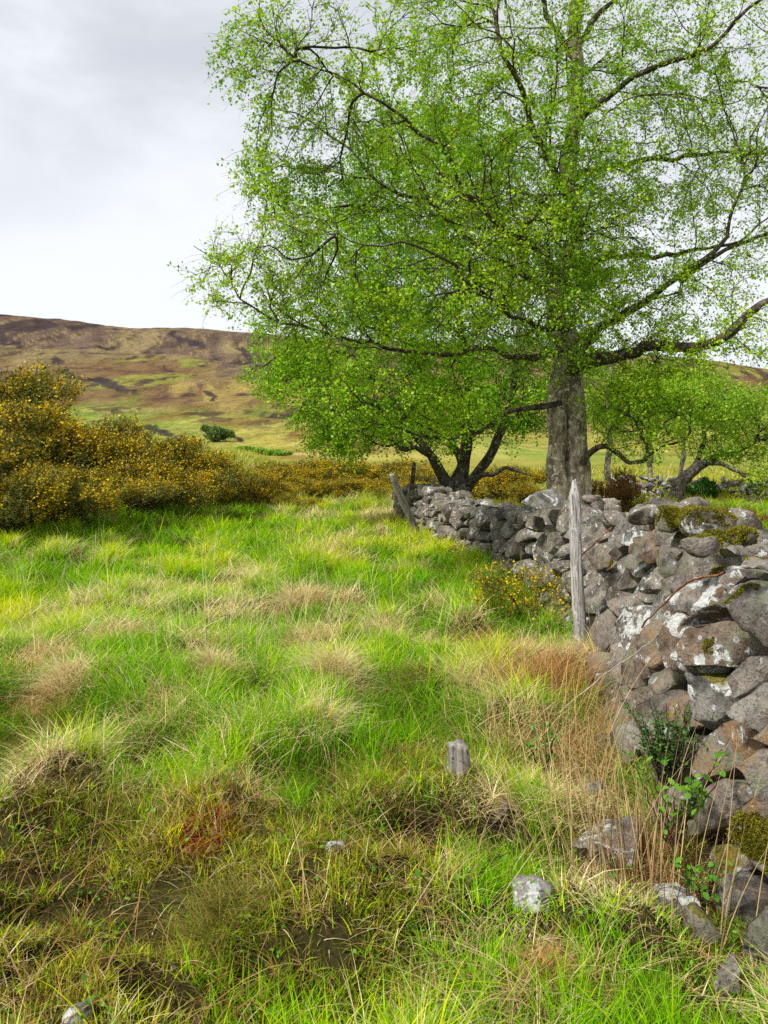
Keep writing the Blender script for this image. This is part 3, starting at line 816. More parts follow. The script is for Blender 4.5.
def field_blades(bag, dry, nclump, per, y0, y1, Lr, Wk, segs, rng, margin=.7):
    cx, cy = sample_field(nclump, y0, y1, margin, rng)
    keep = (wall_dist(cx, cy) < .0)
    cx, cy = cx[keep], cy[keep]
    k = np.maximum(1, rng.poisson(per, len(cx)))
    ci = np.repeat(np.arange(len(cx)), k)
    n = len(ci)
    spread = rng.uniform(.03, .12, len(cx)) * (1 + cy * .05)
    a = rng.uniform(0, 2 * PI, n); rad_ = np.sqrt(rng.random(n)) * spread[ci]
    x, y = cx[ci] + rad_ * np.cos(a), cy[ci] + rad_ * np.sin(a)
    _, hk = holes(x, y)
    short = blotch(x, y, SHORT); lush = blotch(x, y, LUSH); st = blotch(x, y, STRAW); ru = blotch(x, y, RUST)
    hum0 = vnoise(x / .42, y / .42, seed=23)
    base = S(fbm(x / 1.5, y / 1.5, oct=3, seed=101) * 1.3 + .25)
    wall_near = S((wall_dist(x, y) + .7) / .5) * (y < 9)
    if dry: p = np.clip(.09 + .32 * base + .85 * st + .35 * S((hum0 - .1) / .4) + .25 * short + .3 * wall_near - .2 * lush, .03, 1)
    else: p = np.clip(1. - .82 * st - .35 * short - .4 * wall_near + .35 * lush - .2 * base, .06, 1)
    p = p * (1 - S((hk - .35) / .5))
    cm = S((fbm(x / .17, y / .17, oct=2, seed=141) + .28) / .34)
    p = p * (1 - (.30 + .62 * short) * (1 - cm) * (y < 7))
    p = p * (1 - .95 * (y < 1.3 * 0))
    ok = (rng.random(n) < p) & (wall_dist(x, y) < .0)
    x, y, a, ci = x[ok], y[ok], a[ok], ci[ok]; short, lush, st, ru = short[ok], lush[ok], st[ok], ru[ok]; rad_ = rad_[ok]
    n = len(x)
    hum = vnoise(x / .42, y / .42, seed=23)
    root = np.stack([x, y, ground(x, y) - .012], -1)
    cl = rng.normal(0, 1, len(cx))
    L = rng.uniform(Lr[0], Lr[1], n) * (1 + .18 * cl[ci]).clip(.5, 1.6) * (1 - .55 * short) * (1 + .25 * lush * (0 if dry else 1)) * (1 + .12 * hum)
    L = L * (1 - .62 * clear_of(x, y))
    W = rng.uniform(.5, 1.7, n) * Wk * np.maximum(1, (y / 4.5)) * (1 + .25 * lush)
    caz = rng.uniform(0, 2 * PI, len(cx))
    azm = a + rng.normal(0, .7, n)
    wind = rng.random(n) < .35
    azm = np.where(wind, caz[ci] + rng.normal(0, .5, n), azm)
    lean = np.clip(rng.normal(.28 + (.22 if dry else 0), .2, n), .02, 1.25)
    if dry:
        flat = rng.random(n) < .28
        lean = np.where(flat, rng.uniform(.9, 1.5, n), lean); azm = np.where(flat, rng.uniform(0, 6.28, n), azm)
    bend = np.clip(rng.normal(.42 + (.25 if dry else 0), .25, n), .02, 1.15)
    tone = fbm(x / 2.2, y / 2.6, oct=3, seed=131) * 1.1 + .9 * hum + .35 * cl[ci] + rng.normal(0, .33, n)  # yellower, drier crests, deep hollows: lit-crest look put into the blade colour
    if dry:
        c = lerp(C_TAN, C_STRAW, S(tone * .6 + .62))
        c = lerp(c, C_RUST, np.clip(ru * .85 * (rng.random(n) < .75) + .8 * short * (rng.random(n) < .55), 0, 1))
        c = lerp(c, (.30, .24, .05), (rng.random(n) < .3) * .6)
        tip = (.60, .47, .22)
    else:
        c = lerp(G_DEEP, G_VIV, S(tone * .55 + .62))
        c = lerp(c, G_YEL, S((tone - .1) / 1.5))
        c = lerp(c, C_OLIVE, short * .75 * (rng.random(n) < .5))
        c = lerp(c, (.40, .34, .07), S((y - 18) / 9) * .75 * (rng.random(n) < .85))
        c = lerp(c, (.19, .44, .012), lush * .35)
        tip = (.46, .46, .03)
    c = c * rng.uniform(.8, 1.2, n)[:, None]
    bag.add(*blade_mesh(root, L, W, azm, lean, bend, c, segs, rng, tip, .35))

green, dryb = Bag(), Bag()
rg = np.random.default_rng(1001)
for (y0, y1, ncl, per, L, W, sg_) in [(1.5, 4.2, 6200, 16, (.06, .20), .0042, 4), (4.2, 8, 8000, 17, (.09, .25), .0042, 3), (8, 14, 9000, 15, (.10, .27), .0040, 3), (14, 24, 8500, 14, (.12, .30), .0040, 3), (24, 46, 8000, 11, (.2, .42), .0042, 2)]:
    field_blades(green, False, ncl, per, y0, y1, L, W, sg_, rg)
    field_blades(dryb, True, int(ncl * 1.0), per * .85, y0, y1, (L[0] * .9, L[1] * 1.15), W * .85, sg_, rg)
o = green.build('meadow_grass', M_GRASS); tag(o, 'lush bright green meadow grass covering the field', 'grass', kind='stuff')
o = dryb.build('dry_grass', M_STRAW); tag(o, 'dead straw coloured grass mixed through the field', 'dry grass', kind='stuff')

# short mossy turf at the bottom of the picture
rm = np.random.default_rng(77)
mb = Bag()
x, y = sample_field(190000, 1.6, 5.5, .6, rm)
ok = (wall_dist(x, y) < 0) & (rm.random(len(x)) < (.12 + .88 * S((fbm(x / .17, y / .17, oct=2, seed=141) + .22) / .3)) * (.25 + .75 * blotch(x, y, SHORT)) * (1 - .45 * holes(x, y)[1]))
x, y = x[ok], y[ok]; n = len(x)
red = blotch(x, y, REDMOSS)
c = lerp((.05, .055, .009), (.36, .38, .026), S(fbm(x / .25, y / .25, oct=3, seed=201) + .5 + rm.normal(0, .2, n)))
c = lerp(c, (.20, .11, .035), (rm.random(n) < .25) * .8)
c = lerp(c, (.05, .04, .012), S((fbm(x / .16, y / .16, oct=2, seed=207) - .1) / .2) * .7)
c = lerp(c, (.22, .025, .012), red * (rm.random(n) < .8))
mb.add(*blade_mesh(np.stack([x, y, ground(x, y) - .005], -1), rm.uniform(.02, .075, n), rm.uniform(.004, .009, n), rm.uniform(0, 6.28, n), np.abs(rm.normal(.4, .35, n)), np.abs(rm.normal(.3, .3, n)), c, 2, rm))
o = mb.build('bog_moss', M_MOSS); tag(o, 'short olive bog moss and sedge with a red patch in the foreground', 'moss', kind='stuff')

# curled dead stalks lying about in the bog, and small broad leaved herbs
cb = Bag()
x, y = sample_field(13000, 1.7, 7.5, .6, rm)
sh = blotch(x, y, SHORT); ru_ = blotch(x, y, RUST)
ok = (wall_dist(x, y) < 0) & (rm.random(len(x)) < .06 + .6 * sh + .7 * ru_ + .5 * holes(x, y)[1]); x, y = x[ok], y[ok]; n = len(x)
c = lerp((.13, .05, .018), (.52, .33, .13), rm.random(n) ** 1.3)
cb.add(*blade_mesh(np.stack([x, y, ground(x, y) + .01], -1), rm.uniform(.08, .30, n), rm.uniform(.003, .0065, n), rm.uniform(0, 6.28, n), rm.uniform(.5, 1.45, n), rm.uniform(.3, 1.3, n), c, 5, rm))
o = cb.build('dead_stalks', M_STRAW); tag(o, 'curled rust brown dead stalks strewn through the foreground bog', 'dead stalks', kind='stuff')
hb = Bag()
hc = 420
hx, hy = sample_field(hc, 1.8, 6.0, .5, rm)
k = rm.integers(5, 16, hc); ii = np.repeat(np.arange(hc), k); n = len(ii)
x = hx[ii] + rm.normal(0, .035, n); y = hy[ii] + rm.normal(0, .035, n)
ok = wall_dist(x, y) < 0; x, y, ii = x[ok], y[ok], ii[ok]; n = len(x)
zt = ground(x, y) + rm.uniform(.03, .13, n)
a = rm.uniform(0, 6.28, n); ln = rm.uniform(.012, .024, n); el = rm.normal(.2, .4, n)
d1 = np.stack([np.cos(a) * np.cos(el), np.sin(a) * np.cos(el), np.sin(el)], -1); d2 = np.stack([-np.sin(a), np.cos(a), rm.normal(0, .3, n)], -1)
c0 = np.stack([x, y, zt], -1); L_ = ln[:, None]
v = np.stack([c0, c0 + d1 * L_ * .45 + d2 * L_ * .34, c0 + d1 * L_, c0 + d1 * L_ * .45 - d2 * L_ * .34], 1).reshape(-1, 3)
cc = lerp((.06, .18, .01), (.20, .42, .03), rm.random(n)) * rm.uniform(.8, 1.2, (n, 1))
o = mesh_np('meadow_herbs', v, [np.arange(4 * n).reshape(-1, 4)], M_LEAF, cols=np.repeat(cc, 4, 0)); tag(o, 'small broad green herb leaves scattered among the foreground grass', 'herbs', kind='stuff')

# tall pale flowering stems
ts = Bag(); rs = np.random.default_rng(88)
def stems(pts, n, spread, Lr, bag, rng, col=(.62, .53, .30), lean=.16):
    for u, v in pts:
        p = ground_hit(u, v)
        a = rng.uniform(0, 6.28, n); r_ = np.sqrt(rng.random(n)) * spread
        x, y = p[0] + r_ * np.cos(a), p[1] + r_ * np.sin(a)
        ok = wall_dist(x, y) < .1
        x, y, a = x[ok], y[ok], a[ok]; m = len(x)
        c = np.asarray(col) * rng.uniform(.65, 1.15, (m, 1))
        bag.add(*blade_mesh(np.stack([x, y, ground(x, y)], -1), rng.uniform(*Lr, m), np.full(m, .0044) * max(1, p[1] / 4.5) ** .85, a, np.abs(rng.normal(lean, .12, m)), np.abs(rng.normal(.12, .12, m)), c, 5, rng))
stems([(225, 640), (245, 650), (205, 650), (260, 630)], 24, 1.0, (.4, .85), ts, rs, (.74, .68, .38), .24)
stems([(60, 590), (90, 570), (180, 580), (300, 640), (330, 640), (350, 600), (120, 620), (15, 600), (280, 560), (420, 640)], 16, .9, (.4, .8), ts, rs, (.72, .64, .34), .22)
stems([(600, 850), (620, 870), (575, 860), (640, 890), (690, 930), (560, 820), (660, 900)], 15, .26, (.4, .85), ts, rs, (.72, .52, .25))
stems([(560, 740), (590, 760), (535, 720), (610, 700), (500, 760)], 26, .45, (.4, .75), ts, rs, (.74, .50, .20), .3)
stems([(150, 880), (250, 960), (60, 880), (330, 960), (420, 880), (470, 900), (340, 830)], 5, .35, (.25, .5), ts, rs, (.55, .42, .22), .55)
o = ts.build('tall_grass_stems', M_STRAW); tag(o, 'tall thin bleached grass stems standing above the meadow', 'grass stems', kind='stuff')

# rounded tussocks one can point at
def tussock(u, v, rpx, label, kind, seed, dome=.8):
    r_ = np.random.default_rng(seed)
    p = ground_hit(u, v); R_ = rpx / F * p[1]
    n = int(np.clip(700 * (R_ / .15), 420, 1500))
    a = r_.uniform(0, 6.28, n); q_ = (r_.random(n) ** .6) * R_ * 1.05 * (1 + .25 * np.sin(a * 2 + seed) + .15 * np.sin(a * 5 + seed))
    x, y = p[0] + q_ * np.cos(a), p[1] + q_ * np.sin(a)
    root = np.stack([x, y, ground(x, y) + dome * R_ * .6 * np.maximum(0, 1 - (q_ / R_) ** 2)], -1)
    L = r_.uniform(.6, 1.5, n) * R_ * .85
    t = r_.random(n)
    if kind == 'straw': c = lerp((.66, .49, .23), (.9, .78, .47), t); c = lerp(c, (.35, .38, .06), (r_.random(n) < .18))
    elif kind == 'rust': c = lerp((.30, .13, .04), (.60, .38, .14), t)
    elif kind == 'brown': c = lerp((.07, .045, .014), (.22, .15, .04), t); c = lerp(c, (.12, .19, .02), (r_.random(n) < .3))
    elif kind == 'olive': c = lerp((.11, .10, .018), (.34, .30, .06), t)
    else: c = lerp((.03, .12, .012), (.10, .30, .02), t)
    up = .0 if kind == 'rush' else .35
    comb = r_.uniform(0, 6.28)
    azm = np.where(r_.random(n) < .45, comb + r_.normal(0, .9, n), a + r_.normal(0, .8, n))
    b = Bag()
    b.add(*blade_mesh(root, L * (1.5 if kind == 'rush' else 1), np.full(n, .0034) * max(1, p[1] / 4.5), azm, np.clip(.1 + up * .5 + q_ / R_ * (.35 + up) + r_.normal(0, .25, n), .02, 1.5), np.clip(r_.normal(.3 + up, .3, n), .02, 1.15), c, 4, r_))
    org = np.array([p[0], p[1], float(ground(np.array([p[0]]), np.array([p[1]]))[0])])
    o = b.build('grass_tussock', M_STRAW if kind in ('straw', 'rust') else M_GRASS, None, org)
    o.location = org
    return tag(o, label, 'tussock', 'grass tussocks in the meadow')
TUS = [(336, 690, 30, 'large pale straw tussock, round topped, in the middle of the meadow', 'straw'),
       (323, 742, 22, 'straw tussock just below the large round topped one', 'straw'),
       (305, 606, 24, 'pinkish straw tussock in front of the far grass edge, centre', 'straw'),
       (215, 682, 24, 'straw tussock left of the dark hollow beside the tall pale stems', 'straw'),
       (388, 640, 22, 'straw tussock between the large straw one and the small yellow gorse', 'straw'),
       (45, 742, 34, 'dark brown spiky tussock at the left edge of the meadow', 'brown'),
       (225, 925, 40, 'olive spiky tussock radiating out in the foreground bog', 'olive'),
       (545, 702, 42, 'big rust orange tussock at the foot of the tall weathered post', 'rust'),
       (415, 690, 24, 'yellow green rush clump beside the orange tussock', 'olive'),
       (180, 668, 24, 'brown tussock above the dark peat hole on the left', 'brown'),
       (545, 985, 24, 'flattened rust tussock at the bottom edge right of centre', 'rust'),
       (65, 690, 26, 'faded straw tussock above the dark brown spiky one', 'straw')]
for i, (u, v, r_, lab, kd) in enumerate(TUS): tussock(u, v, r_, lab, kd, 600 + i)

# ------------------------------------------------------------------ trees
def resample(pts, step):
    pts = np.asarray(pts, float)
    # Catmull-Rom, then even spacing
    out = []
    n = len(pts)
    for i in range(n - 1):
        p0, p1, p2, p3 = pts[max(i - 1, 0)], pts[i], pts[i + 1], pts[min(i + 2, n - 1)]
        for t in np.linspace(0, 1, 10, endpoint=False):
            out.append(.5 * ((2 * p1) + (p2 - p0) * t + (2 * p0 - 5 * p1 + 4 * p2 - p3) * t * t + (3 * p1 - p0 - 3 * p2 + p3) * t ** 3))
    out = np.array(out + [pts[-1]])
    s = np.concatenate([[0], np.cumsum(np.linalg.norm(np.diff(out[:, :3], axis=0), axis=1))])
    m = max(3, int(s[-1] / step) + 1)
    ss = np.linspace(0, s[-1], m)
    return np.stack([np.interp(ss, s, out[:, k]) for k in range(out.shape[1])], -1)

def build_tree(root_obj, chains, targets, rng, step=.16, tip_r=.0035, power=2.35, wiggle=.02, droop=.12, leaf=None, mats=None, turn=1.5, side_n=2.3, side_l=.36, lk=2.25):
    """chains: list of (name, array(n,4) xyz+radius, parent chain or None). targets: twig ends. Greedy joining gives the branch pattern."""
    org = np.array(root_obj.location)
    pos, par, dirs, spec, cid = [], [], [], [], []
    for ci, (nm, arr, pc) in enumerate(chains):
        base = -1
        if pc is not None:
            cand = [i for i in range(len(pos)) if cid[i] == pc]
            base = cand[int(np.argmin([np.linalg.norm(pos[i] - arr[0, :3]) for i in cand]))]
        t = np.gradient(arr[:, :3], axis=0); t /= np.linalg.norm(t, axis=1, keepdims=True)
        for k in range(len(arr)):
            pos.append(arr[k, :3]); par.append(base if k == 0 else len(pos) - 2); dirs.append(t[k]); spec.append(arr[k, 3]); cid.append(ci)
    nspec = len(pos)
    cap = nspec + len(targets) * 30
    PX = np.zeros((cap, 3)); DX = np.zeros((cap, 3)); PA = np.full(cap, -1, int); RS = np.zeros(cap); CI = np.full(cap, -1, int)
    PX[:nspec] = pos; DX[:nspec] = dirs; PA[:nspec] = par; RS[:nspec] = spec; CI[:nspec] = cid
    # thick lower trunk gives no twigs
    usable = np.ones(cap, bool)
    usable[:nspec] = RS[:nspec] < .16
    cnt = nspec
    d0 = np.array([np.linalg.norm(PX[:nspec] - t, axis=1).min() for t in targets])
    tipn = []
    for ti in np.argsort(d0 + rng.uniform(0, .35, len(d0))):
        T = targets[ti]
        dv = T - PX[:cnt]; dist = np.linalg.norm(dv, axis=1) + 1e-6
        cosv = (dv * DX[:cnt]).sum(1) / dist
        cost = dist * (1 + turn * (1 - cosv)) + 99 * ~usable[:cnt]
        b = int(np.argmin(cost)); D = dist[b]
        if D < step * .7: continue
        m = max(2, min(28, int(D / step) + 1))
        side = rng.normal(size=3)
        d_in = DX[b] * .35 + dv[b] / D * .8 + side * .13; d_in /= np.linalg.norm(d_in)
        tt = np.linspace(0, 1, m + 1)[1:, None]
        p1 = PX[b] + d_in * D * .38
        p2 = T - (dv[b] / D * .9 + np.array([0, 0, .25]) + rng.normal(0, .09, 3)) * D * .33
        pts = (1 - tt) ** 3 * PX[b] + 3 * (1 - tt) ** 2 * tt * p1 + 3 * (1 - tt) * tt ** 2 * p2 + tt ** 3 * T
        pts = pts + rng.normal(0, wiggle * step, pts.shape) * np.minimum(1, D)
        pts[:, 2] -= droop * step * (tt[:, 0] ** 3) * m * .3
        tg = np.gradient(np.vstack([PX[b], pts]), axis=0)[1:]; tg /= np.linalg.norm(tg, axis=1, keepdims=True) + 1e-9
        PX[cnt:cnt + m] = pts; DX[cnt:cnt + m] = tg; PA[cnt] = b; PA[cnt + 1:cnt + m] = np.arange(cnt, cnt + m - 1)
        cnt += m; tipn.append(cnt - 1)
    w = np.zeros(cnt); w[tipn] = 1
    for i in range(cnt - 1, -1, -1):
        if PA[i] >= 0: w[PA[i]] += w[i]
    w = np.maximum(w, 1)
    rad_ = np.maximum(tip_r * w ** (1 / power), RS[:cnt])
    rad_[nspec:] = np.minimum(rad_[nspec:], .07)
    # specified chains: one mesh each
    for ci, (nm, arr, pc) in enumerate(chains):
        ids = np.where(CI[:cnt] == ci)[0]
        r_ = RS[ids].copy()
        p_ = PX[ids]
        if pc is not None:                             # sink the joint in the parent
            p_ = np.vstack([p_[0] - (p_[1] - p_[0]) * .3, p_]); r_ = np.concatenate([[r_[0] * 1.15], r_])
        sd = 22 if r_.max() > .12 else 12
        v, q_, caps = tube(p_, r_, sd)
        nn = len(p_)
        wv = v
        n1 = vnoise(wv[:, 0] * 5, wv[:, 1] * 5, wv[:, 2] * 2.5, 11) + .6 * vnoise(wv[:, 0] * 14, wv[:, 1] * 14, wv[:, 2] * 6, 12)
        ctr = np.repeat(p_, sd, 0)
        v = ctr + (v - ctr) * (1 + .15 * n1 + .07 * vnoise(wv[:, 0] * 30, wv[:, 1] * 30, wv[:, 2] * 9, 13))[:, None]
        mesh_np(nm, v - org, [q_], mats[0] if nm == 'trunk' else mats[1], root_obj, smooth=True)
    # everything thinner: chains by heaviest child
    best = np.full(cnt, -1, int)
    order = np.argsort(w[nspec:]) + nspec
    for i in order:
        if PA[i] >= 0: best[PA[i]] = i
    vs, fs, off = [], [], 0
    for i in range(nspec, cnt):
        p = PA[i]
        if p >= nspec and best[p] == i: continue           # continues its parent's tube
        ch = [p, i] if p >= 0 else [i]
        while best[ch[-1]] >= 0: ch.append(best[ch[-1]])
        r_ = rad_[ch].copy(); r_[0] = r_[1]; r_[-1] *= .6
        sd = 7 if r_[0] > .02 else (5 if r_[0] > .009 else 3)
        v, q_, caps = tube(PX[ch], r_, sd)
        vs.append(v); fs.append(q_ + off); off += len(v)
    # fine side twigs
    cand = np.where((np.arange(cnt) >= nspec) & (w <= 14))[0]
    m = rng.poisson(side_n, len(cand)); sb = np.repeat(cand, m); ns = len(sb)
    sdv = rng.normal(size=(ns, 3)); sdv -= (sdv * DX[sb]).sum(1, keepdims=True) * DX[sb]; sdv /= np.linalg.norm(sdv, axis=1, keepdims=True)
    d1 = DX[sb] * .75 + sdv * .75; d1 /= np.linalg.norm(d1, axis=1, keepdims=True)
    ln = rng.uniform(.5, 1.3, (ns, 1)) * side_l
    tk = np.linspace(0, 1, 5)[None, :, None]
    SP = PX[sb][:, None] + d1[:, None] * (ln[:, None] * tk) + np.array([0, 0, -1.]) * (ln[:, None] * .28 * tk ** 2) + rng.normal(0, .012, (ns, 5, 3)) * tk
    th = np.array([0, 2.094, 4.189])
    e1 = np.cross(d1, [.3, .2, .9]); e1 /= np.linalg.norm(e1, axis=1, keepdims=True); e2 = np.cross(d1, e1)
    rw = tip_r * .62 * np.array([1, .9, .75, .6, .35])
    sv = SP[:, :, None] + (e1[:, None, None] * np.cos(th)[None, None, :, None] + e2[:, None, None] * np.sin(th)[None, None, :, None]) * rw[None, :, None, None]
    si = np.arange(ns * 15).reshape(ns, 5, 3)
    sq_ = np.stack([si[:, :-1], np.roll(si[:, :-1], -1, 2), np.roll(si[:, 1:], -1, 2), si[:, 1:]], -1).reshape(-1, 4)
    vs.append(sv.reshape(-1, 3)); fs.append(sq_ + off)
    twig_data = (np.vstack(vs) - org, np.vstack(fs))
    # leaves along the outer twigs
    per, size, c0, c1, c2, spread = leaf
    ok = np.where((np.arange(cnt) >= nspec) & (w <= 4))[0]
    tw = rng.uniform(.25, 1.05, (ns, 7))
    tw_p = SP[np.arange(ns)[:, None], np.minimum((tw * 4).astype(int), 4)].reshape(-1, 3)
    keepm = rng.random(len(tw_p)) < per / 7.
    LP = np.vstack([np.repeat(PX[ok], 2, 0), tw_p[keepm]])
    bright = .55 + .45 * vnoise(LP[:, 0] * 1.5, LP[:, 1] * 1.5, LP[:, 2] * 1.5, 77)
    k = rng.poisson(lk * (.12 + 1.4 * bright.clip(0, 1) ** 1.4))
    p = np.repeat(LP, k, 0); n = len(p)
    p = p + rng.normal(0, spread, (n, 3)) - np.array([0, 0, spread * .4])
    nrm = rng.normal(size=(n, 3)) + np.array([0, 0, .5]); nrm /= np.linalg.norm(nrm, axis=1, keepdims=True)
    a = np.cross(nrm, rng.normal(size=(n, 3))); a /= np.linalg.norm(a, axis=1, keepdims=True)
    b = np.cross(nrm, a)
    sz = rng.uniform(.45, 1.4, n)[:, None] * size
    v = np.stack([p - a * sz * .55, p + b * sz * .40 - a * sz * .08, p + a * sz * .55, p - b * sz * .40 - a * sz * .08], 1)
    tone = (.5 + .5 * vnoise(p[:, 0] * 1.3, p[:, 1] * 1.3, p[:, 2] * 1.3, 78) + rng.normal(0, .25, n)).clip(0, 1)
    c = lerp(c0, c1, tone); c = lerp(c, c2, (rng.random(n) < .22) * rng.random(n)); c = c * rng.uniform(.82, 1.18, (n, 1))
    cr = mesh_np('crown', v.reshape(-1, 3) - org, [np.arange(4 * n).reshape(-1, 4)], M_LEAF, root_obj, cols=np.repeat(c, 4, 0))
    mesh_np('twigs', twig_data[0], [twig_data[1]], mats[2], cr, smooth=True)
    print(root_obj.name, 'nodes', cnt, 'leaves', n)

def blob_targets(blobs, rng, minz=None):
    out = []
    for (u, v, ru, rv, d, rd, n) in blobs:
        p = rng.normal(size=(n, 3)); p /= np.linalg.norm(p, axis=1, keepdims=True); p *= rng.random((n, 1)) ** .42
        dd = d + p[:, 2] * rd
        c = P(u, v, d)
        out.append(np.stack([c[0] + p[:, 0] * ru / F * d, dd, c[2] + p[:, 1] * rv / F * d], -1))
    return np.vstack(out)

def limb(pts, step=.2):
    """pts: (u, v, distance, width px)"""
    a = np.array([[*P(u, v, d), w / F * d / 2] for u, v, d, w in pts])
    a = resample(a, step)
    t = np.arange(len(a)) * step
    w = np.minimum(1, t / .5) * (.3 if a[0, 3] > .15 else 1.)
    s_ = int(abs(pts[0][0] * 7 + pts[-1][1] * 13)) % 997
    for k in range(3): a[:, k] += w * (.075 * vnoise(t * 1.5, t * 0, None, s_ + k) + .045 * vnoise(t * 4., t * 0, None, s_ + 9 + k))
    return a

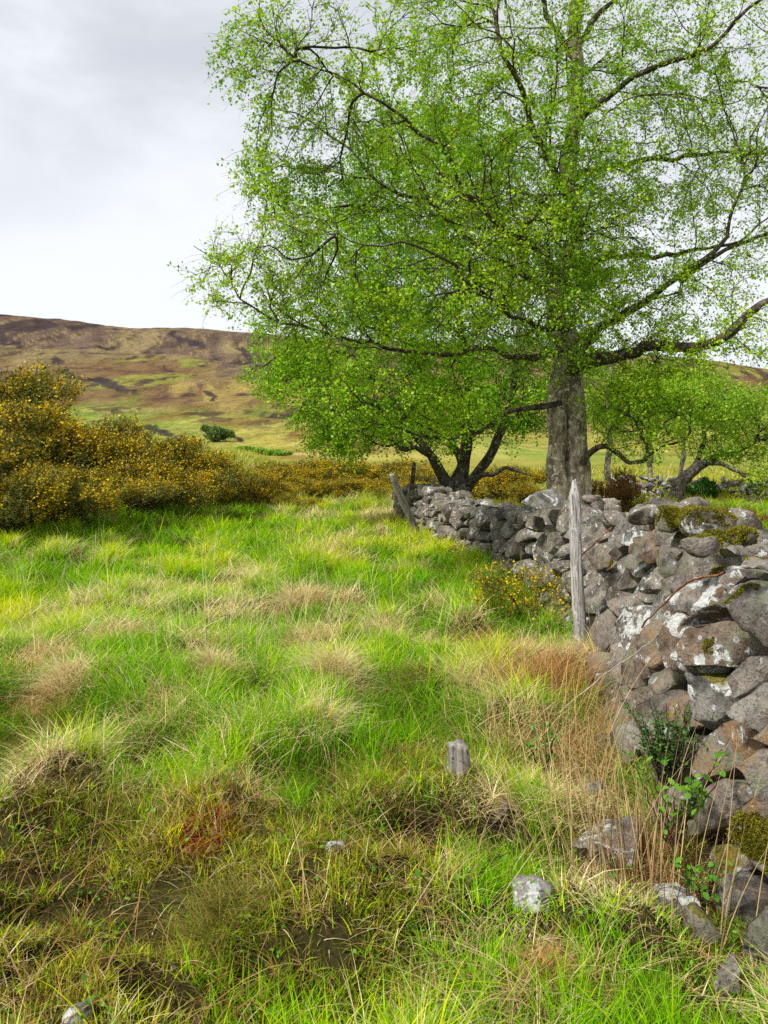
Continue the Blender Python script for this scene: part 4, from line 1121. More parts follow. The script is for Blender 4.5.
DA = 11.6
tA = empty('birch_tree', (*P(565, 500, DA)[:2], float(ground(np.array([2.6]), np.array([DA]))[0])), 'tall old birch with two fused grey trunks and spreading limbs behind the wall', 'tree')
gA = float(tA.location.z)
vb = VH + (EYE - gA + .1) / DA * F
chA = [('trunk', limb([(578, vb, DA, 33), (577, 500, DA, 27), (576, 470, DA, 25), (575, 440, DA, 23), (573, 410, DA, 24), (569, 380, DA, 29), (566, 345, DA, 27), (561, 310, DA, 21), (567, 270, DA, 19), (574, 220, DA + .1, 18), (568, 170, DA, 17), (573, 120, DA - .1, 15), (579, 70, DA, 13.5), (575, 20, DA, 12), (583, -60, DA, 10), (584, -160, DA, 8), (590, -240, DA, 3)], .12), None),
       ('trunk', limb([(556, vb, DA - .15, 27), (557, 495, DA - .12, 22), (555, 470, DA - .1, 19), (556, 445, DA - .1, 18), (557, 415, DA - .08, 19), (558, 388, DA - .05, 20), (564, 358, DA, 17), (566, 335, DA, 11)], .12), None),
       ('limb', limb([(566, 350, DA - .1, 8.8), (545, 352, DA - .3, 7.6), (510, 355, DA - .6, 5.8), (470, 353, DA - .8, 5.2), (430, 350, DA - 1, 4.7), (380, 345, DA - 1.2, 3.8), (320, 333, DA - 1.4, 2.9), (270, 322, DA - 1.5, 2.3), (238, 298, DA - 1.5, 1.5), (212, 268, DA - 1.6, 0.9), (192, 250, DA - 1.6, 0.6)]), 0),
       ('limb', limb([(556, 404, DA - .2, 6.8), (535, 406, DA - .4, 5.6), (508, 412, DA - .7, 5.0), (490, 425, DA - .9, 4.5), (462, 438, DA - 1.1, 4.0), (425, 436, DA - 1.3, 3.1), (385, 424, DA - 1.5, 2.2), (340, 408, DA - 1.6, 1.7), (300, 396, DA - 1.6, 0.9)]), 1),
       ('limb', limb([(568, 372, DA - .1, 15.6), (588, 357, DA - .3, 13.3), (615, 350, DA - .5, 11.7), (650, 349, DA - .8, 10.9), (690, 345, DA - 1., 9.4), (725, 328, DA - 1.2, 8.6), (765, 303, DA - 1.4, 7.0), (820, 285, DA - 1.6, 4.7), (870, 250, DA - 1.7, 1.6)]), 0),
       ('limb', limb([(566, 365, DA + .1, 10.9), (590, 345, DA + .2, 8.6), (612, 320, DA + .2, 7.8), (645, 298, DA + .1, 7.0), (682, 280, DA, 6.2), (705, 258, DA - .1, 5.1), (730, 225, DA - .2, 3.5), (742, 185, DA - .3, 2.7), (752, 145, DA - .3, 2.0), (770, 95, DA - .3, 1.2)]), 0),
       ('limb', limb([(684, 279, DA, 5.5), (715, 258, DA + .1, 4.7), (745, 240, DA + .2, 3.9), (775, 226, DA + .3, 3.1), (830, 205, DA + .4, 1.6)]), 5),
       ('limb', limb([(566, 272, DA + .1, 7.8), (600, 262, DA + .5, 6.2), (640, 259, DA + .9, 5.5), (690, 252, DA + 1.2, 3.9), (740, 235, DA + 1.4, 2.3), (780, 215, DA + 1.5, 1.2)]), 0),
       ('limb', limb([(573, 175, DA, 7.8), (610, 166, DA + .3, 6.2), (650, 160, DA + .6, 5.1), (700, 156, DA + .9, 3.9), (768, 154, DA + 1.1, 2.7), (840, 140, DA + 1.2, 1.2)]), 0),
       ('limb', limb([(573, 130, DA, 8.6), (595, 105, DA - .3, 7.0), (630, 80, DA - .6, 6.2), (680, 60, DA - .9, 5.1), (730, 28, DA - 1.1, 3.9), (780, -10, DA - 1.2, 2.3), (830, -50, DA - 1.2, 1.2)]), 0),
       ('limb', limb([(571, 195, DA, 8.6), (552, 165, DA - .3, 7.0), (537, 135, DA - .5, 6.2), (522, 102, DA - .7, 5.5), (510, 70, DA - .9, 4.7), (498, 35, DA - 1, 3.9), (486, -10, DA - 1.1, 2.7), (478, -70, DA - 1.2, 1.2)]), 0),
       ('limb', limb([(566, 285, DA - .1, 7.0), (530, 250, DA - .6, 5.5), (490, 217, DA - 1.0, 4.7), (462, 196, DA - 1.2, 4.3), (450, 165, DA - 1.4, 3.9), (425, 138, DA - 1.5, 3.3), (390, 108, DA - 1.7, 2.7), (345, 82, DA - 1.9, 2.0), (290, 52, DA - 2, 1.4), (240, 30, DA - 2.1, 0.8)]), 0),
       ('limb', limb([(565, 310, DA + .1, 7.0), (520, 275, DA + .2, 5.5), (470, 235, DA + .2, 4.3), (425, 200, DA + .1, 3.9), (388, 184, DA, 3.1), (350, 150, DA - .1, 2.3), (300, 118, DA - .2, 1.6), (255, 100, DA - .2, 0.8)]), 0),
       ('limb', limb([(565, 330, DA - .2, 6.2), (530, 320, DA - .8, 4.7), (490, 298, DA - 1.3, 3.9), (450, 268, DA - 1.7, 3.1), (410, 245, DA - 2., 2.3), (350, 235, DA - 2.2, 1.6), (300, 232, DA - 2.3, 0.8)]), 0),
       ('limb', limb([(583, 462, DA - .15, 7.0), (592, 449, DA - .3, 5.9), (602, 446, DA - .4, 5.5), (611, 453, DA - .5, 5.1), (620, 465, DA - .5, 4.7), (636, 468, DA - .6, 4.3), (649, 463, DA - .6, 3.9), (651, 450, DA - .7, 3.3), (643, 436, DA - .7, 2.7), (632, 420, DA - .8, 2.0), (615, 408, DA - .8, 1.1)], .08), 0),
       ('limb', limb([(649, 455, DA - .65, 3.0), (662, 449, DA - .7, 2.5), (678, 448, DA - .8, 2.5), (687, 443, DA - .8, 2.2), (684, 430, DA - .9, 1.4), (676, 420, DA - .9, 0.8)], .08), 14),
       ('limb', limb([(575, 60, DA, 7.8), (556, 25, DA + .3, 5.5), (540, -15, DA + .5, 3.9), (520, -70, DA + .7, 1.6)]), 0),
       ('limb', limb([(576, 50, DA, 7.0), (600, 20, DA + .4, 5.5), (640, -20, DA + .7, 3.1), (680, -70, DA + .9, 1.6)]), 0),
       ('limb', limb([(570, 225, DA + .2, 6.2), (545, 205, DA + .9, 4.7), (505, 190, DA + 1.5, 3.9), (460, 182, DA + 2., 2.7), (410, 160, DA + 2.3, 1.6)]), 0)]
rA = np.random.default_rng(55)
blA = [(330, 62, 95, 55, DA - 1.6, 1.3, 120), (265, 45, 50, 40, DA - 1.8, .7, 55), (425, 55, 90, 75, DA - .6, 1.8, 140), (520, 50, 80, 90, DA - .3, 1.8, 150), (620, 50, 100, 90, DA - .2, 1.9, 140), (720, 60, 90, 100, DA - .3, 1.8, 120),
       (650, 180, 100, 80, DA, 1.8, 130), (740, 170, 60, 90, DA, 1.6, 90), (690, 285, 80, 45, DA - .3, 1.2, 80), (540, 200, 90, 90, DA - .2, 2.2, 200), (430, 190, 100, 75, DA - .6, 1.8, 220), (320, 150, 80, 50, DA - 1., 1.2, 95), (280, 185, 50, 40, DA - 1.2, .8, 45),
       (262, 275, 70, 35, DA - 1.6, .7, 85), (340, 300, 90, 60, DA - 1.5, .9, 180), (440, 310, 90, 60, DA - 1.1, 1.2, 170), (540, 320, 60, 60, DA - .8, 1.4, 90), (620, 300, 60, 45, DA - .2, 1.2, 70),
       (360, 400, 80, 35, DA - 1.5, .8, 100), (450, 410, 50, 30, DA - 1.1, .7, 50), (650, 355, 90, 22, DA - .9, .8, 60), (640, 415, 55, 40, DA - .7, .8, 95), (740, 330, 50, 40, DA - 1.3, .8, 50),
       (560, 180, 55, 120, DA - 1.6, .9, 190), (600, 250, 60, 60, DA - 1.2, .8, 110), (500, 250, 60, 60, DA - 1.4, .8, 120), (500, -110, 180, 80, DA, 2.2, 170), (660, -110, 140, 80, DA, 2.2, 120), (830, 120, 70, 160, DA, 2., 130), (225, 250, 35, 20, DA - 1.6, .4, 22), (300, 235, 60, 35, DA - 2., .6, 60)]
build_tree(tA, chA, blob_targets(blA, rA), rA, .15, .0040, 2.4, .03, .15, (6.4, .035, (.15, .37, .006), (.46, .70, .014), (.64, .70, .04), .032), (M_BARK, M_LIMB, M_TWIG))

DB = 17.6
tB = empty('spreading_tree', (*P(455, 495, DB)[:2], float(ground(np.array([1.55]), np.array([DB]))[0])), 'dense low tree with several dark stems splaying from one base at the wall end', 'tree')
vbB = VH + (EYE - tB.location.z + .1) / DB * F
chB = [('trunk', limb([(456, vbB, DB, 36), (456, 492, DB, 23.4), (462, 470, DB, 14.0), (466, 445, DB + .1, 11.7), (469, 410, DB + .2, 10.1), (468, 370, DB + .3, 8.6), (460, 320, DB + .4, 6.2), (452, 270, DB + .5, 4.7), (440, 220, DB + .6, 2.3)], .14), None),
       ('stem', limb([(454, 496, DB - .1, 17.2), (444, 478, DB - .3, 11.7), (434, 460, DB - .5, 9.4), (425, 448, DB - .7, 7.8), (405, 420, DB - .9, 6.2), (375, 380, DB - 1.1, 4.7), (340, 340, DB - 1.2, 3.1), (310, 310, DB - 1.2, 1.6)], .14), 0),
       ('stem', limb([(460, 494, DB - .1, 17.2), (476, 476, DB - .3, 10.9), (488, 460, DB - .5, 9.4), (498, 440, DB - .6, 8.6), (508, 410, DB - .7, 7.0), (515, 370, DB - .8, 5.5), (520, 320, DB - .8, 3.9), (525, 270, DB - .8, 2.0)], .14), 0),
       ('stem', limb([(463, 465, DB + .2, 9.4), (452, 435, DB + .6, 7.8), (435, 400, DB + 1., 6.2), (410, 350, DB + 1.3, 4.7), (385, 300, DB + 1.4, 3.1), (360, 250, DB + 1.5, 1.6)], .14), 0),
       ('stem', limb([(474, 480, DB - .4, 6.2), (490, 470, DB - .8, 4.7), (505, 466, DB - 1., 3.9), (522, 470, DB - 1.2, 2.7), (533, 474, DB - 1.3, 1.6)], .12), 0),
       ('stem', limb([(432, 458, DB - .5, 6.2), (418, 447, DB - .8, 5.1), (400, 446, DB - 1.1, 4.7), (375, 438, DB - 1.3, 3.9), (345, 420, DB - 1.5, 2.3), (310, 405, DB - 1.6, 1.2)], .12), 1)]
rB = np.random.default_rng(66)
blB = [(330, 385, 70, 55, DB - .8, 1.5, 260), (400, 310, 90, 90, DB, 2.2, 430), (470, 390, 80, 45, DB - .2, 1.6, 170), (300, 345, 50, 50, DB - .8, 1.2, 140), (420, 210, 85, 60, DB + .2, 2., 260), (360, 425, 60, 25, DB - .6, 1.2, 130), (500, 300, 70, 80, DB, 2., 230), (350, 240, 70, 50, DB, 1.4, 170), (270, 370, 28, 30, DB - .8, .7, 45), (430, 415, 60, 36, DB - .5, 1.5, 170), (490, 415, 50, 30, DB - .2, 1.3, 110), (520, 400, 40, 40, DB, 1.2, 80), (340, 440, 40, 18, DB - .4, .9, 70), (470, 240, 60, 60, DB, 1.5, 120), (430, 140, 65, 45, DB + .3, 1.6, 150), (490, 180, 60, 60, DB + .3, 1.6, 150), (380, 170, 45, 40, DB, 1.2, 90), (560, 250, 50, 70, DB + .3, 1.6, 130), (560, 340, 50, 60, DB + .2, 1.6, 110)]
build_tree(tB, chB, blob_targets(blB, rB), rB, .2, .0045, 2.4, .03, .1, (7., .050, (.13, .35, .005), (.36, .64, .012), (.38, .56, .03), .06), (M_DARKBARK, M_DARKBARK, M_TWIG))

def small_tree(name, label, d, chains, blobs, seed, leaf, mats, step=.22, tip=.006):
    u0, v0 = chains[0][1][0][:2]
    x, y = P(u0, v0, d)[:2]
    t = empty(name, (x, y, float(ground(np.array([x]), np.array([y]))[0])), label, 'tree')
    vb_ = VH + (EYE - t.location.z + .1) / d * F
    ch = []
    for k, (nm, pts, pc) in enumerate(chains):
        pts = [(u, v, d + dd, w) for u, v, dd, w in pts]
        if k == 0: pts[0] = (pts[0][0], vb_, pts[0][2], pts[0][3])
        ch.append((nm, limb(pts, .16), pc))
    r_ = np.random.default_rng(seed)
    build_tree(t, ch, blob_targets([(u, v, a, b, d + dd, rd, n) for u, v, a, b, dd, rd, n in blobs], r_), r_, step, tip, 2.4, .035, .1, leaf, mats)
    return t
LC = ((.17, .37, .012), (.38, .60, .03), (.55, .62, .05))
small_tree('leaning_tree', 'crooked dark tree leaning right beyond the wall on the right', 23.,
           [('trunk', [(672, 500, 0, 16), (680, 485, 0, 13), (692, 471, 0, 11), (710, 461, .2, 9), (735, 452, .3, 6), (760, 440, .3, 4), (790, 430, .3, 2)], None),
            ('limb', [(690, 473, 0, 7), (700, 455, .2, 5), (705, 435, .3, 4), (700, 410, .4, 2)], 0), ('limb', [(705, 463, 0, 6), (725, 468, -.4, 4), (750, 480, -.7, 2.5), (770, 492, -.8, 1)], 0)],
           [(700, 405, 50, 28, .3, 1.6, 170), (755, 415, 50, 30, .3, 1.6, 190), (735, 445, 45, 18, .2, 1.2, 80), (810, 430, 40, 35, .3, 1.4, 90), (660, 395, 40, 25, .5, 1.4, 100), (760, 475, 25, 12, -.5, .6, 25)], 70, (6, .06, *LC, .09), (M_DARKBARK, M_DARKBARK, M_TWIG))
small_tree('slender_birch', 'slim pale stemmed young birch seen between the big trunk and the leaning tree', 25.,
           [('trunk', [(651, 500, 0, 6), (650, 470, 0, 5), (648, 440, 0, 4.5), (650, 405, 0, 3.5), (652, 370, 0, 2)], None)],
           [(640, 400, 40, 28, 0, 1.3, 130), (655, 375, 35, 18, 0, 1.2, 80), (618, 420, 26, 24, 0, 1., 70)], 71, (6, .06, *LC, .09), (M_BARK, M_LIMB, M_TWIG))
small_tree('slender_birch', 'slim pale young birch just left of the leaning dark tree', 27.,
           [('trunk', [(683, 497, 0, 5), (682, 470, 0, 4.5), (684, 440, 0, 4), (683, 400, 0, 3), (686, 375, 0, 2)], None)],
           [(690, 385, 36, 22, 0, 1.3, 110), (715, 400, 30, 20, 0, 1.2, 70)], 72, (6, .06, *LC, .09), (M_BARK, M_LIMB, M_TWIG))
small_tree('slender_birch', 'white stemmed birch close behind the right side of the big trunk', 22.,
           [('trunk', [(608, 500, 0, 7), (607, 470, 0, 6), (609, 440, 0, 5), (607, 405, 0, 4), (610, 375, 0, 2)], None)],
           [(612, 395, 30, 26, 0, 1.1, 110), (600, 420, 22, 20, 0, .8, 40)], 73, (6, .06, *LC, .09), (M_BARK, M_LIMB, M_TWIG))

# ------------------------------------------------------------------ gorse
def spray(p, d, L, rng, nsp, col, W=.010, spl=.05):
    """spiny shoots: p base, d direction, many slim spines along each"""
    n = len(p)
    t = rng.uniform(.1, 1, (n, nsp, 1))
    c = p[:, None] + d[:, None] * (L[:, None, None] * t)
    s = rng.normal(size=(n, nsp, 3)) + d[:, None] * .9
    s /= np.linalg.norm(s, axis=-1, keepdims=True)
    e = np.cross(s, rng.normal(size=(n, nsp, 3))); e /= np.linalg.norm(e, axis=-1, keepdims=True)
    ln = spl * rng.uniform(.6, 1.4, (n, nsp, 1)) * (1.15 - .5 * t)
    v = np.stack([c - e * W / 2, c + e * W / 2, c + s * ln], 2).reshape(-1, 3)
    cc = np.repeat(col[:, None], nsp, 1) * rng.uniform(.7, 1.3, (n, nsp, 1))
    return v, np.arange(len(v)).reshape(-1, 3), np.repeat(cc.reshape(-1, 3), 3, 0)

def bush_meshes(R_, H, nshoot, nsp, nfl, seed, dark=(.05, .065, .010), light=(.20, .215, .026), flw=((.48, .31, .010), (.76, .54, .03)), fsize=.020, W=.012, spl=.06, flower_bias=.35, shoot=.30, stemk=1.):
    r_ = np.random.default_rng(seed)
    # several overlapping lobes make an uneven outline
    nl = 10
    lc = np.stack([r_.normal(0, .42, nl) * R_, r_.normal(0, .42, nl) * R_, r_.uniform(.28, .72, nl) * H], -1); lr = r_.uniform(.22, .46, nl)
    lc[0] = (0, 0, .36 * H); lr[0] = .74
    lc[1:4, 2] = r_.uniform(.1, .3, 3) * H
    k = r_.integers(0, nl, nshoot)
    dr = r_.normal(size=(nshoot, 3)); dr /= np.linalg.norm(dr, axis=1, keepdims=True)
    dr[:, 2] = np.where(dr[:, 2] < -.35, -dr[:, 2], dr[:, 2])
    q_ = r_.random(nshoot) ** .30
    p = lc[k] + dr * (lr[k] * q_)[:, None] * np.array([R_, R_, H * .62])
    p[:, 2] = np.maximum(p[:, 2], .04 * H)
    lump = vnoise(p[:, 0] / R_ * 3.2, p[:, 1] / R_ * 3.2, p[:, 2] / R_ * 3.2, seed)
    keep = (lump > -.38) | (r_.random(nshoot) < .35)
    p, dr, lump, q_ = p[keep], dr[keep], lump[keep], q_[keep]; n = len(p)
    d = dr * .75 + np.array([0, 0, .75]) + r_.normal(0, .25, (n, 3)); d /= np.linalg.norm(d, axis=1, keepdims=True)
    L = r_.uniform(.5, 1.2, n) * shoot
    tone = (.45 + .45 * lump + r_.normal(0, .22, n)).clip(0, 1)
    col = lerp(dark, light, tone)
    col = lerp(col, (.13, .075, .028), (r_.random(n) < .16) * .8)
    fol = spray(p - d * L[:, None] * .6, d, L, r_, nsp, col, W, spl)
    # flowers toward the shoot tips, thicker on the crown
    fw = np.clip(flower_bias - .08 + 1.0 * vnoise(p[:, 0] / R_ * 3.6, p[:, 1] / R_ * 3.6, p[:, 2] / R_ * 3.6, seed + 9) + .35 * (p[:, 2] / H - .45), .0, 1) * (q_ > .6)
    m = r_.poisson(nfl * fw)
    ii = np.repeat(np.arange(n), m); N_ = len(ii)
    t = r_.uniform(.25, .95, N_)
    c = p[ii] + d[ii] * (L[ii] * (t - .6))[:, None] + r_.normal(0, .022, (N_, 3))
    a = r_.normal(size=(N_, 3)); a /= np.linalg.norm(a, axis=1, keepdims=True)
    b = np.cross(a, r_.normal(size=(N_, 3))); b /= np.linalg.norm(b, axis=1, keepdims=True)
    s = r_.uniform(.6, 1.3, (N_, 1)) * fsize
    v = np.stack([c - a * s * .6, c + b * s * .5, c + a * s * .6, c - b * s * .5], 1).reshape(-1, 3)
    fc = lerp(flw[0], flw[1], r_.random(N_)) * r_.uniform(.7, 1.15, (N_, 1))
    flo = (v, np.arange(4 * N_).reshape(-1, 4), np.repeat(fc, 4, 0))
    # bare stems
    vs, fs, off = [], [], 0
    for j in range(9):
        e = lc[j % nl] * (.95, .95, 1.1) + r_.normal(0, .1 * R_, 3)
        b0 = np.array([*(r_.normal(0, .12, 2) * R_), -.08])
        tt = np.linspace(0, 1, 9)[:, None]
        pts = b0 + (e - b0) * tt + np.array([0, 0, 1]) * (.18 * H * np.sin(tt * PI)) + r_.normal(0, .02, (9, 3)) * R_
        tv, tq, _ = tube(pts, np.linspace(.03, .008, 9) * min(1, R_ / .8) * stemk, 5)
        vs.append(tv); fs.append(tq + off); off += len(tv)
    return fol, flo, (np.vstack(vs), np.vstack(fs))

def bush_proto(name, args, mats=(M_NEEDLE, M_FLOWER, M_TWIG)):
    fol, flo, stm = bush_meshes(**args)
    t = bpy.data.objects.new(name, None); COL.objects.link(t)
    fo_ = mesh_np('foliage', fol[0], [fol[1]], mats[0], t, cols=fol[2])
    if len(flo[0]): mesh_np('flowers', flo[0], [flo[1]], mats[1], fo_, cols=flo[2])
    mesh_np('stems', stm[0], [stm[1]], mats[2], t)
    return t
PROTO = [bush_proto('gorse_bush', dict(R_=1., H=1., nshoot=1900, nsp=11, nfl=20, seed=s_, flower_bias=fb)) for s_, fb in ((1, .56), (2, .46), (3, .62), (4, .3))]
used = [False] * len(PROTO)
def place_bush(u, d, vtop, wpx, pk, label, group, rz, sink=.0):
    x = (u - U0) / F * d
    z = float(ground(np.array([x]), np.array([d]), False)[0])
    ztop = EYE - (vtop - VH) / F * d
    h = max(.5, (ztop - z) / 1.02)
    r = wpx / F * d / 2 / .70
    o = PROTO[pk] if not used[pk] else copy_tree(PROTO[pk])
    used[pk] = True
    o.location = (x, d, z - sink); o.scale = (r, r, h); o.rotation_euler = (0, 0, rz)
    return tag(o, label, 'gorse', group)
GL = 'gorse bushes on the left bank'
GM = 'gorse bushes along the back of the meadow'
GR = 'gorse bushes beyond the wall'
BUSH = [(15, 13.6, 462, 120, 0, 'big golden gorse bush at the left edge nearest the meadow grass', GL),
        (-40, 15.5, 385, 170, 1, 'tall gorse bush cut by the left edge of the picture', GL),
        (85, 15.2, 462, 130, 3, 'dark olive gorse bush on the front of the left bank', GL),
        (45, 17.4, 396, 150, 2, 'gorse bush crowning the left bank, second from the left edge', GL),
        (-5, 19.5, 362, 150, 0, 'highest gorse bush at the top left of the bank', GL),
        (115, 18.2, 412, 130, 0, 'golden gorse bush halfway down the crest of the left bank', GL),
        (150, 17.4, 450, 110, 2, 'rounded flowering gorse bush in the middle front of the left bank', GL),
        (165, 20.5, 431, 105, 1, 'gorse bush on the crest in line with the round hill shrub', GL),
        (200, 20.2, 462, 90, 0, 'gorse bush low on the right slope of the bank', GL),
        (215, 22., 456, 80, 3, 'greenish gorse bush behind the low right slope of the bank', GL),
        (243, 21.5, 472, 72, 2, 'small gorse bush near the right foot of the bank', GL),
        (263, 24., 480, 52, 1, 'last little gorse bush where the left bank meets the meadow', GL),
        (300, 514/24, 514, 30, 3, 'lone low dark gorse clump in the grass at the back of the meadow', GM),
        (295, 29., 460, 84, 0, 'gorse bush at the left end of the row behind the meadow', GM),
        (340, 30., 455, 90, 2, 'wide golden gorse bush under the hanging birch leaves', GM),
        (385, 29., 458, 84, 0, 'gorse bush just left of the leaning post', GM),
        (425, 27., 462, 76, 1, 'gorse bush behind the dark upright post', GM),
        (318, 26., 474, 70, 1, 'low front gorse bush in the row behind the meadow', GM),
        (368, 25.5, 476, 70, 2, 'low flowering gorse bush before the straw patch', GM),
        (500, 24., 460, 76, 2, 'gorse bush showing between the dark stems and the big birch trunk', GR),
        (528, 22.5, 480, 44, 0, 'small gorse bush right against the left side of the birch trunk', GR),
        (690, 29., 485, 50, 1, 'dull gorse bush under the leaning tree', GR),
        (745, 30., 478, 70, 2, 'golden gorse bush behind the far wall at the right', GR),
        (640, 30., 484, 44, 3, 'low gorse behind the two slim birches', GR)]
for i, (u, d, vt, w_, pk, lab, gp) in enumerate(BUSH):
    place_bush(u, d, vt, w_, pk, lab, gp, i * 1.7)
# the russet bush by the trunk and the bright shrubs
def own_bush(name, label, cat, u, d, vtop, wpx, args, mats=(M_NEEDLE, M_FLOWER, M_TWIG), group=None):
    x = (u - U0) / F * d
    z = float(ground(np.array([x]), np.array([d]), False)[0])
    h = max(.3, EYE - (vtop - VH) / F * d - z); r = wpx / F * d / 2 / .85
    t = bush_proto(name, dict(R_=r, H=h, **args), mats)
    t.location = (x, d, z)
    return tag(t, label, cat, group)
own_bush('russet_bush', 'rust brown bush growing behind the wall right of the birch trunk', 'bush', 610, 13.6, 462, 66, dict(nshoot=1800, nsp=10, nfl=7, seed=31, dark=(.085, .04, .010), light=(.24, .12, .022), flw=((.40, .16, .01), (.5, .26, .02)), flower_bias=.3, shoot=.2, fsize=.018))
own_bush('bracken_clump', 'orange dead bracken clump in green grass beyond the wall at the right edge', 'bracken', 752, 17., 510, 50, dict(nshoot=1100, nsp=10, nfl=0, seed=32, dark=(.22, .075, .018), light=(.42, .20, .05), shoot=.3, spl=.09))
own_bush('hill_shrub', 'round dark green shrub standing alone on the hillside', 'shrub', 216, 110., 425, 26, dict(nshoot=1500, nsp=9, nfl=0, seed=33, dark=(.06, .12, .022), light=(.17, .29, .05), shoot=.8, spl=.35, W=.12))
own_bush('hill_shrub', 'bright green low shrub at the foot of the hill right of the round one', 'shrub', 250, 78., 447, 46, dict(nshoot=1500, nsp=9, nfl=0, seed=34, dark=(.18, .36, .02), light=(.34, .54, .04), shoot=.5, spl=.25, W=.09))
own_bush('hill_shrub', 'small bright green shrub at the foot of the hill near the birch leaves', 'shrub', 278, 74., 452, 24, dict(nshoot=1000, nsp=9, nfl=0, seed=35, dark=(.16, .34, .02), light=(.30, .52, .04), shoot=.5, spl=.25, W=.09))
own_bush('hill_shrub', 'little light green sapling rising behind the gorse crest', 'shrub', 199, 60., 446, 16, dict(nshoot=700, nsp=9, nfl=0, seed=36, dark=(.10, .24, .018), light=(.24, .42, .03), shoot=.3, spl=.15, W=.06))
own_bush('green_shrub', 'vivid green round shrub beside the leaning tree trunk', 'shrub', 702, 24.5, 474, 26, dict(nshoot=900, nsp=10, nfl=0, seed=37, dark=(.03, .14, .012), light=(.09, .30, .02), shoot=.2, spl=.06, W=.03))

# young sparse gorse with yellow flowers by the post
own_bush('young_gorse', 'small sparse gorse with bright yellow flowers in front of the wall by the tall post', 'gorse', 530, 8.2, 560, 118, dict(nshoot=340, nsp=34, nfl=9, seed=41, dark=(.08, .13, .015), light=(.24, .26, .03), flw=((.68, .42, .008), (.85, .60, .015)), flower_bias=.62, shoot=.42, stemk=.3, spl=.035, W=.006, fsize=.020))

# ------------------------------------------------------------------ leafy plants at the broken wall end
def leafy_plant(name, label, cat, base, spec, seed, lsize, cols, stemcol=M_TWIG, group=None):
    """spec: list of (tip dx, dy, dz, leaves)"""
    r_ = np.random.default_rng(seed)
    t = empty(name, base, label, cat, group)
    vs, fs, off = [], [], 0; lv, lc_ = [], []
    for dx, dy, dz, nl in spec:
        tt = np.linspace(0, 1, 12)[:, None]
        e = np.array([dx, dy, dz])
        b0 = np.array([dx * .12, dy * .12, -.03])
        pts = b0 + (e - b0) * tt + np.array([0, 0, .22 * np.hypot(dx, dy)]) * np.sin(tt * PI * .8) + r_.normal(0, .006, (12, 3))
        v, q_, _ = tube(pts, np.linspace(.004, .0015, 12), 5)
        vs.append(v); fs.append(q_ + off); off += len(v)
        for k in range(nl):
            f_ = r_.uniform(.3, 1) if k else 1.
            i = min(10, int(f_ * 11)); c = pts[i] + r_.normal(0, .012, 3)
            nrm = np.array([r_.normal(0, .5), r_.normal(0, .5) - .35, 1.]); nrm /= np.linalg.norm(nrm)
            a = np.cross(nrm, r_.normal(size=3)); a /= np.linalg.norm(a); b = np.cross(nrm, a)
            s = lsize * r_.uniform(.6, 1.25)
            # pointed oval, folded on the midrib
            prof = [(0, 0), (.25, .32), (.55, .36), (.82, .2), (1, 0)]
            mid = [c + a * s * x - nrm * s * .10 * x * x for x, y in prof]
            up = [c + a * s * x + b * s * y + nrm * s * (.16 * y - .10 * x * x) for x, y in prof[1:4]]
            dn = [c + a * s * x - b * s * y + nrm * s * (.16 * y - .10 * x * x) for x, y in prof[1:4]]
            lv.append(np.array(mid + up + dn))
            lc_.append(lerp(cols[0], cols[1], r_.random()) * np.ones((11, 3)))
    mesh_np('stems', np.vstack(vs), [np.vstack(fs)], stemcol, t, smooth=True)
    n = len(lv); b = (np.arange(n) * 11)[:, None]
    Q = np.concatenate([b + np.array([[1, 2, 6, 5]]), b + np.array([[2, 3, 7, 6]]), b + np.array([[2, 1, 8, 9]]), b + np.array([[3, 2, 9, 10]])])
    T = np.concatenate([b + np.array([[0, 1, 5]]), b + np.array([[1, 0, 8]]), b + np.array([[3, 4, 7]]), b + np.array([[4, 3, 10]])])
    mesh_np('leaves', np.vstack(lv), [Q, T], M_LEAF, t, cols=np.vstack(lc_))
    return t
rp = np.random.default_rng(99)
def ring(n, rx, ry, z0, z1, nl): return [(rp.normal(0, rx), rp.normal(0, ry), rp.uniform(z0, z1), nl) for _ in range(n)]
leafy_plant('bramble', 'bright green bramble sprouting across the face of the low wall stones', 'bramble', P(672, 835, 3.3), ring(16, .12, .06, .12, .36, 6) + [(.24, -.02, .26, 9), (.18, -.03, .30, 8), (.10, -.05, .18, 8)], 1, .033, ((.06, .20, .015), (.20, .42, .03)))
leafy_plant('bilberry', 'dark green upright bilberry tuft growing from a gap in the wall', 'bilberry', P(668, 778, 3.75), ring(46, .09, .06, .14, .36, 22), 2, .017, ((.03, .10, .012), (.10, .24, .02)))
leafy_plant('bramble', 'small green bramble sprig at the foot of the wall beside the white flat stone', 'bramble', P(705, 893, 3.05), ring(7, .07, .05, .05, .13, 6), 3, .032, ((.06, .20, .015), (.14, .36, .03)))
leafy_plant('bramble', 'low leafy sprig in grass between the wooden stub and the white topped stone', 'bramble', P(450, 905, 2.95), ring(9, .12, .08, .06, .16, 6), 4, .026, ((.07, .22, .015), (.16, .38, .03)))
leafy_plant('bramble', 'leafy sprig beside the wall foot above the flat slab', 'bramble', P(545, 765, 4.2), ring(8, .1, .08, .12, .28, 7), 5, .03, ((.07, .22, .015), (.16, .38, .03)))
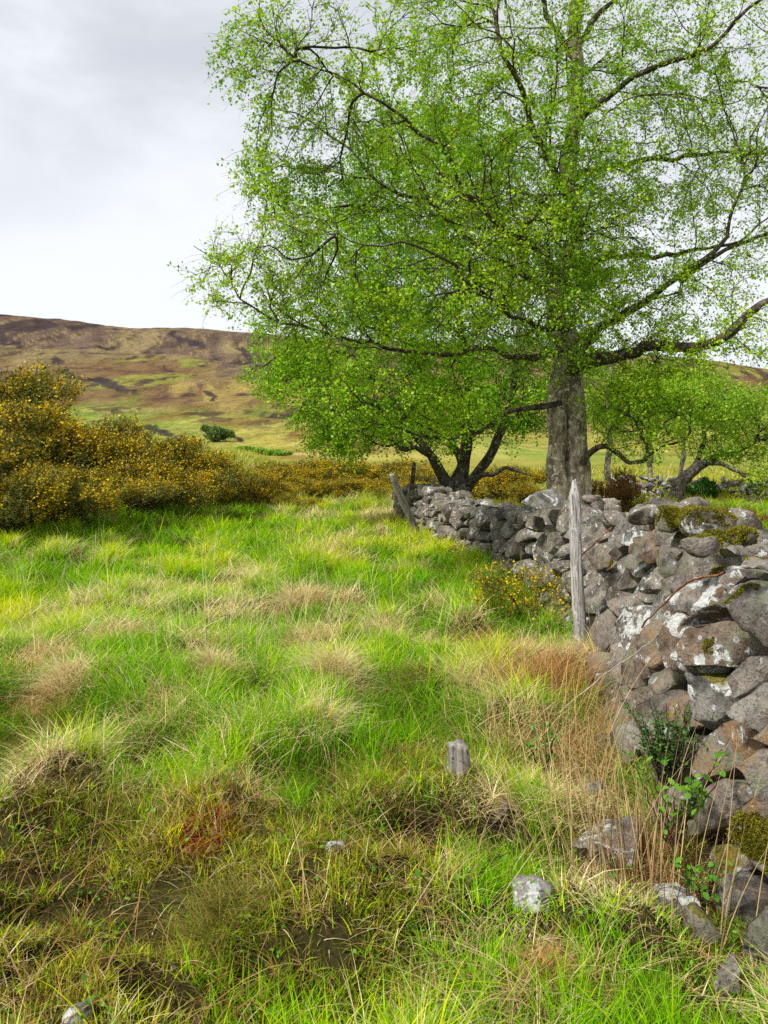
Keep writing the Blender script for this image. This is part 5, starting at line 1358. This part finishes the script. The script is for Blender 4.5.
# brown dead stems mixed in
dead = Bag(); n = 260
p0 = P(665, 850, 3.25)
x = p0[0] + rp.normal(0, .16, n); y = p0[1] + rp.normal(0, .16, n) + .1
dead.add(*blade_mesh(np.stack([x, y, ground(x, y)], -1), rp.uniform(.15, .45, n), np.full(n, .004), rp.uniform(0, 6.28, n), np.abs(rp.normal(.4, .3, n)), np.abs(rp.normal(.3, .3, n)), lerp((.10, .03, .014), (.28, .12, .05), rp.random(n)), 4, rp))
o = dead.build('dead_stems', M_STRAW, None, np.array([p0[0], p0[1], 0.])); o.location = (p0[0], p0[1], 0)
tag(o, 'tangle of red brown dead stems among the bramble by the wall', 'dead stems', kind='stuff')

# ------------------------------------------------------------------ far wall on the right
fw = empty('dry_stone_wall', P(735, 505, 25), 'low pale dry stone wall far off on the right beyond the field', 'wall')
FWL = np.array(fw.location)
rf = np.random.default_rng(123); cnt_ = 0; vs, fs, off = [], [], 0
for xx in np.arange(7.0, 15.0, .235):
    yy = 25 + .06 * (xx - 10); gz = float(ground(np.array([xx]), np.array([yy]), False)[0])
    z = 0; lay = 0
    while z < .62:
        sz = rf.uniform(.26, .40, 3) * (1, 1.6, .8)
        vv, ff = rock_refine(box_rock(sz, rf, 12), .15, 1, .02, seed=5000 + cnt_, levels=2)
        vv = vv + (xx + (lay % 2) * .13 + rf.normal(0, .03), yy + rf.normal(0, .04), gz + z + sz[2] * .4)
        if cnt_ < 98:
            c = vv.mean(0); o = mesh_np('stone', vv - c, [ff], M_STONE, fw, smooth=True); o.location = c - FWL; o.color = (rf.random() * .4, rf.uniform(.5, 1.0), .2, .1)
        else:
            vs.append(vv - FWL); fs.append(ff + off); off += len(vv)
        cnt_ += 1; z += sz[2] * .8; lay += 1
if vs:
    o = mesh_np('packing_stone', np.vstack(vs), [np.vstack(fs)], M_STONE, fw, smooth=True); o['kind'] = 'stuff'; o.color = (.2, .7, .2, .1)

# ------------------------------------------------------------------ sky, sun, camera
W = bpy.data.worlds.new('World'); SC.world = W; W.use_nodes = True
nt = W.node_tree; nt.nodes.clear(); g = N(nt)
SUN_EL, SUN_AZ = math.radians(50), math.radians(-125)       # azimuth clockwise from +Y: behind the camera, to the left
sky = g.n('ShaderNodeTexSky', sky_type='NISHITA', sun_disc=False, sun_elevation=SUN_EL, sun_rotation=SUN_AZ % (2 * PI))
bg1 = g.n('ShaderNodeBackground', {'Color': sky.outputs[0], 'Strength': .10})
dirv = g.n('ShaderNodeTexCoord').outputs['Generated']
zz = g.n('ShaderNodeSeparateXYZ', {0: dirv}).outputs[2]
st = g.n('ShaderNodeVectorMath', {0: dirv, 1: (1.0, 1.0, 2.4)}, operation='MULTIPLY').outputs[0]
c1 = g.noise(st, 1.9, 6, .55, .3)
c2 = g.noise(st, 5.0, 5, .6)
dens = g.math('ADD', g.math('MULTIPLY', c1, .75), g.math('MULTIPLY', c2, .25))
cl = g.mix(g.ramp(dens, .36, .64), (.36, .375, .395), (.53, .54, .555))
cl = g.mix(g.ramp(zz, .48, .12), cl, (.52, .53, .54))
bg2 = g.n('ShaderNodeBackground', {'Color': cl, 'Strength': .51})
mxs = g.n('ShaderNodeMixShader', {0: .94, 1: bg1.outputs[0], 2: bg2.outputs[0]})
wo = g.n('ShaderNodeOutputWorld'); nt.links.new(mxs.outputs[0], wo.inputs[0])

sun = bpy.data.lights.new('sun', 'SUN'); sun.energy = 1.5; sun.angle = math.radians(7); sun.color = (1, .965, .90)
so = bpy.data.objects.new('sun', sun); COL.objects.link(so)
sd = Vector((math.sin(SUN_AZ) * math.cos(SUN_EL), math.cos(SUN_AZ) * math.cos(SUN_EL), math.sin(SUN_EL)))
so.rotation_mode = 'QUATERNION'; so.rotation_quaternion = sd.to_track_quat('Z', 'Y'); so.location = sd * 50

cam = bpy.data.cameras.new('camera'); co = bpy.data.objects.new('camera', cam); COL.objects.link(co)
cam.sensor_fit = 'VERTICAL'; cam.sensor_height = 36.; cam.lens = 36. * F / 1024
cam.shift_y = -(512 - VH) / 1024.
cam.clip_start = .05; cam.clip_end = 8000
co.location = (0, 0, EYE); co.rotation_euler = (PI / 2, 0, 0)
SC.camera = co
vsn = SC.view_settings
SC.display_settings.display_device = 'sRGB'
vsn.view_transform = 'Standard'; vsn.look = 'None'; vsn.gamma = 1; vsn.use_curve_mapping = False; vsn.exposure = 1.86
SC.cycles.max_bounces = 6; SC.cycles.diffuse_bounces = 3; SC.cycles.transmission_bounces = 3
SC.cycles.use_denoising = False
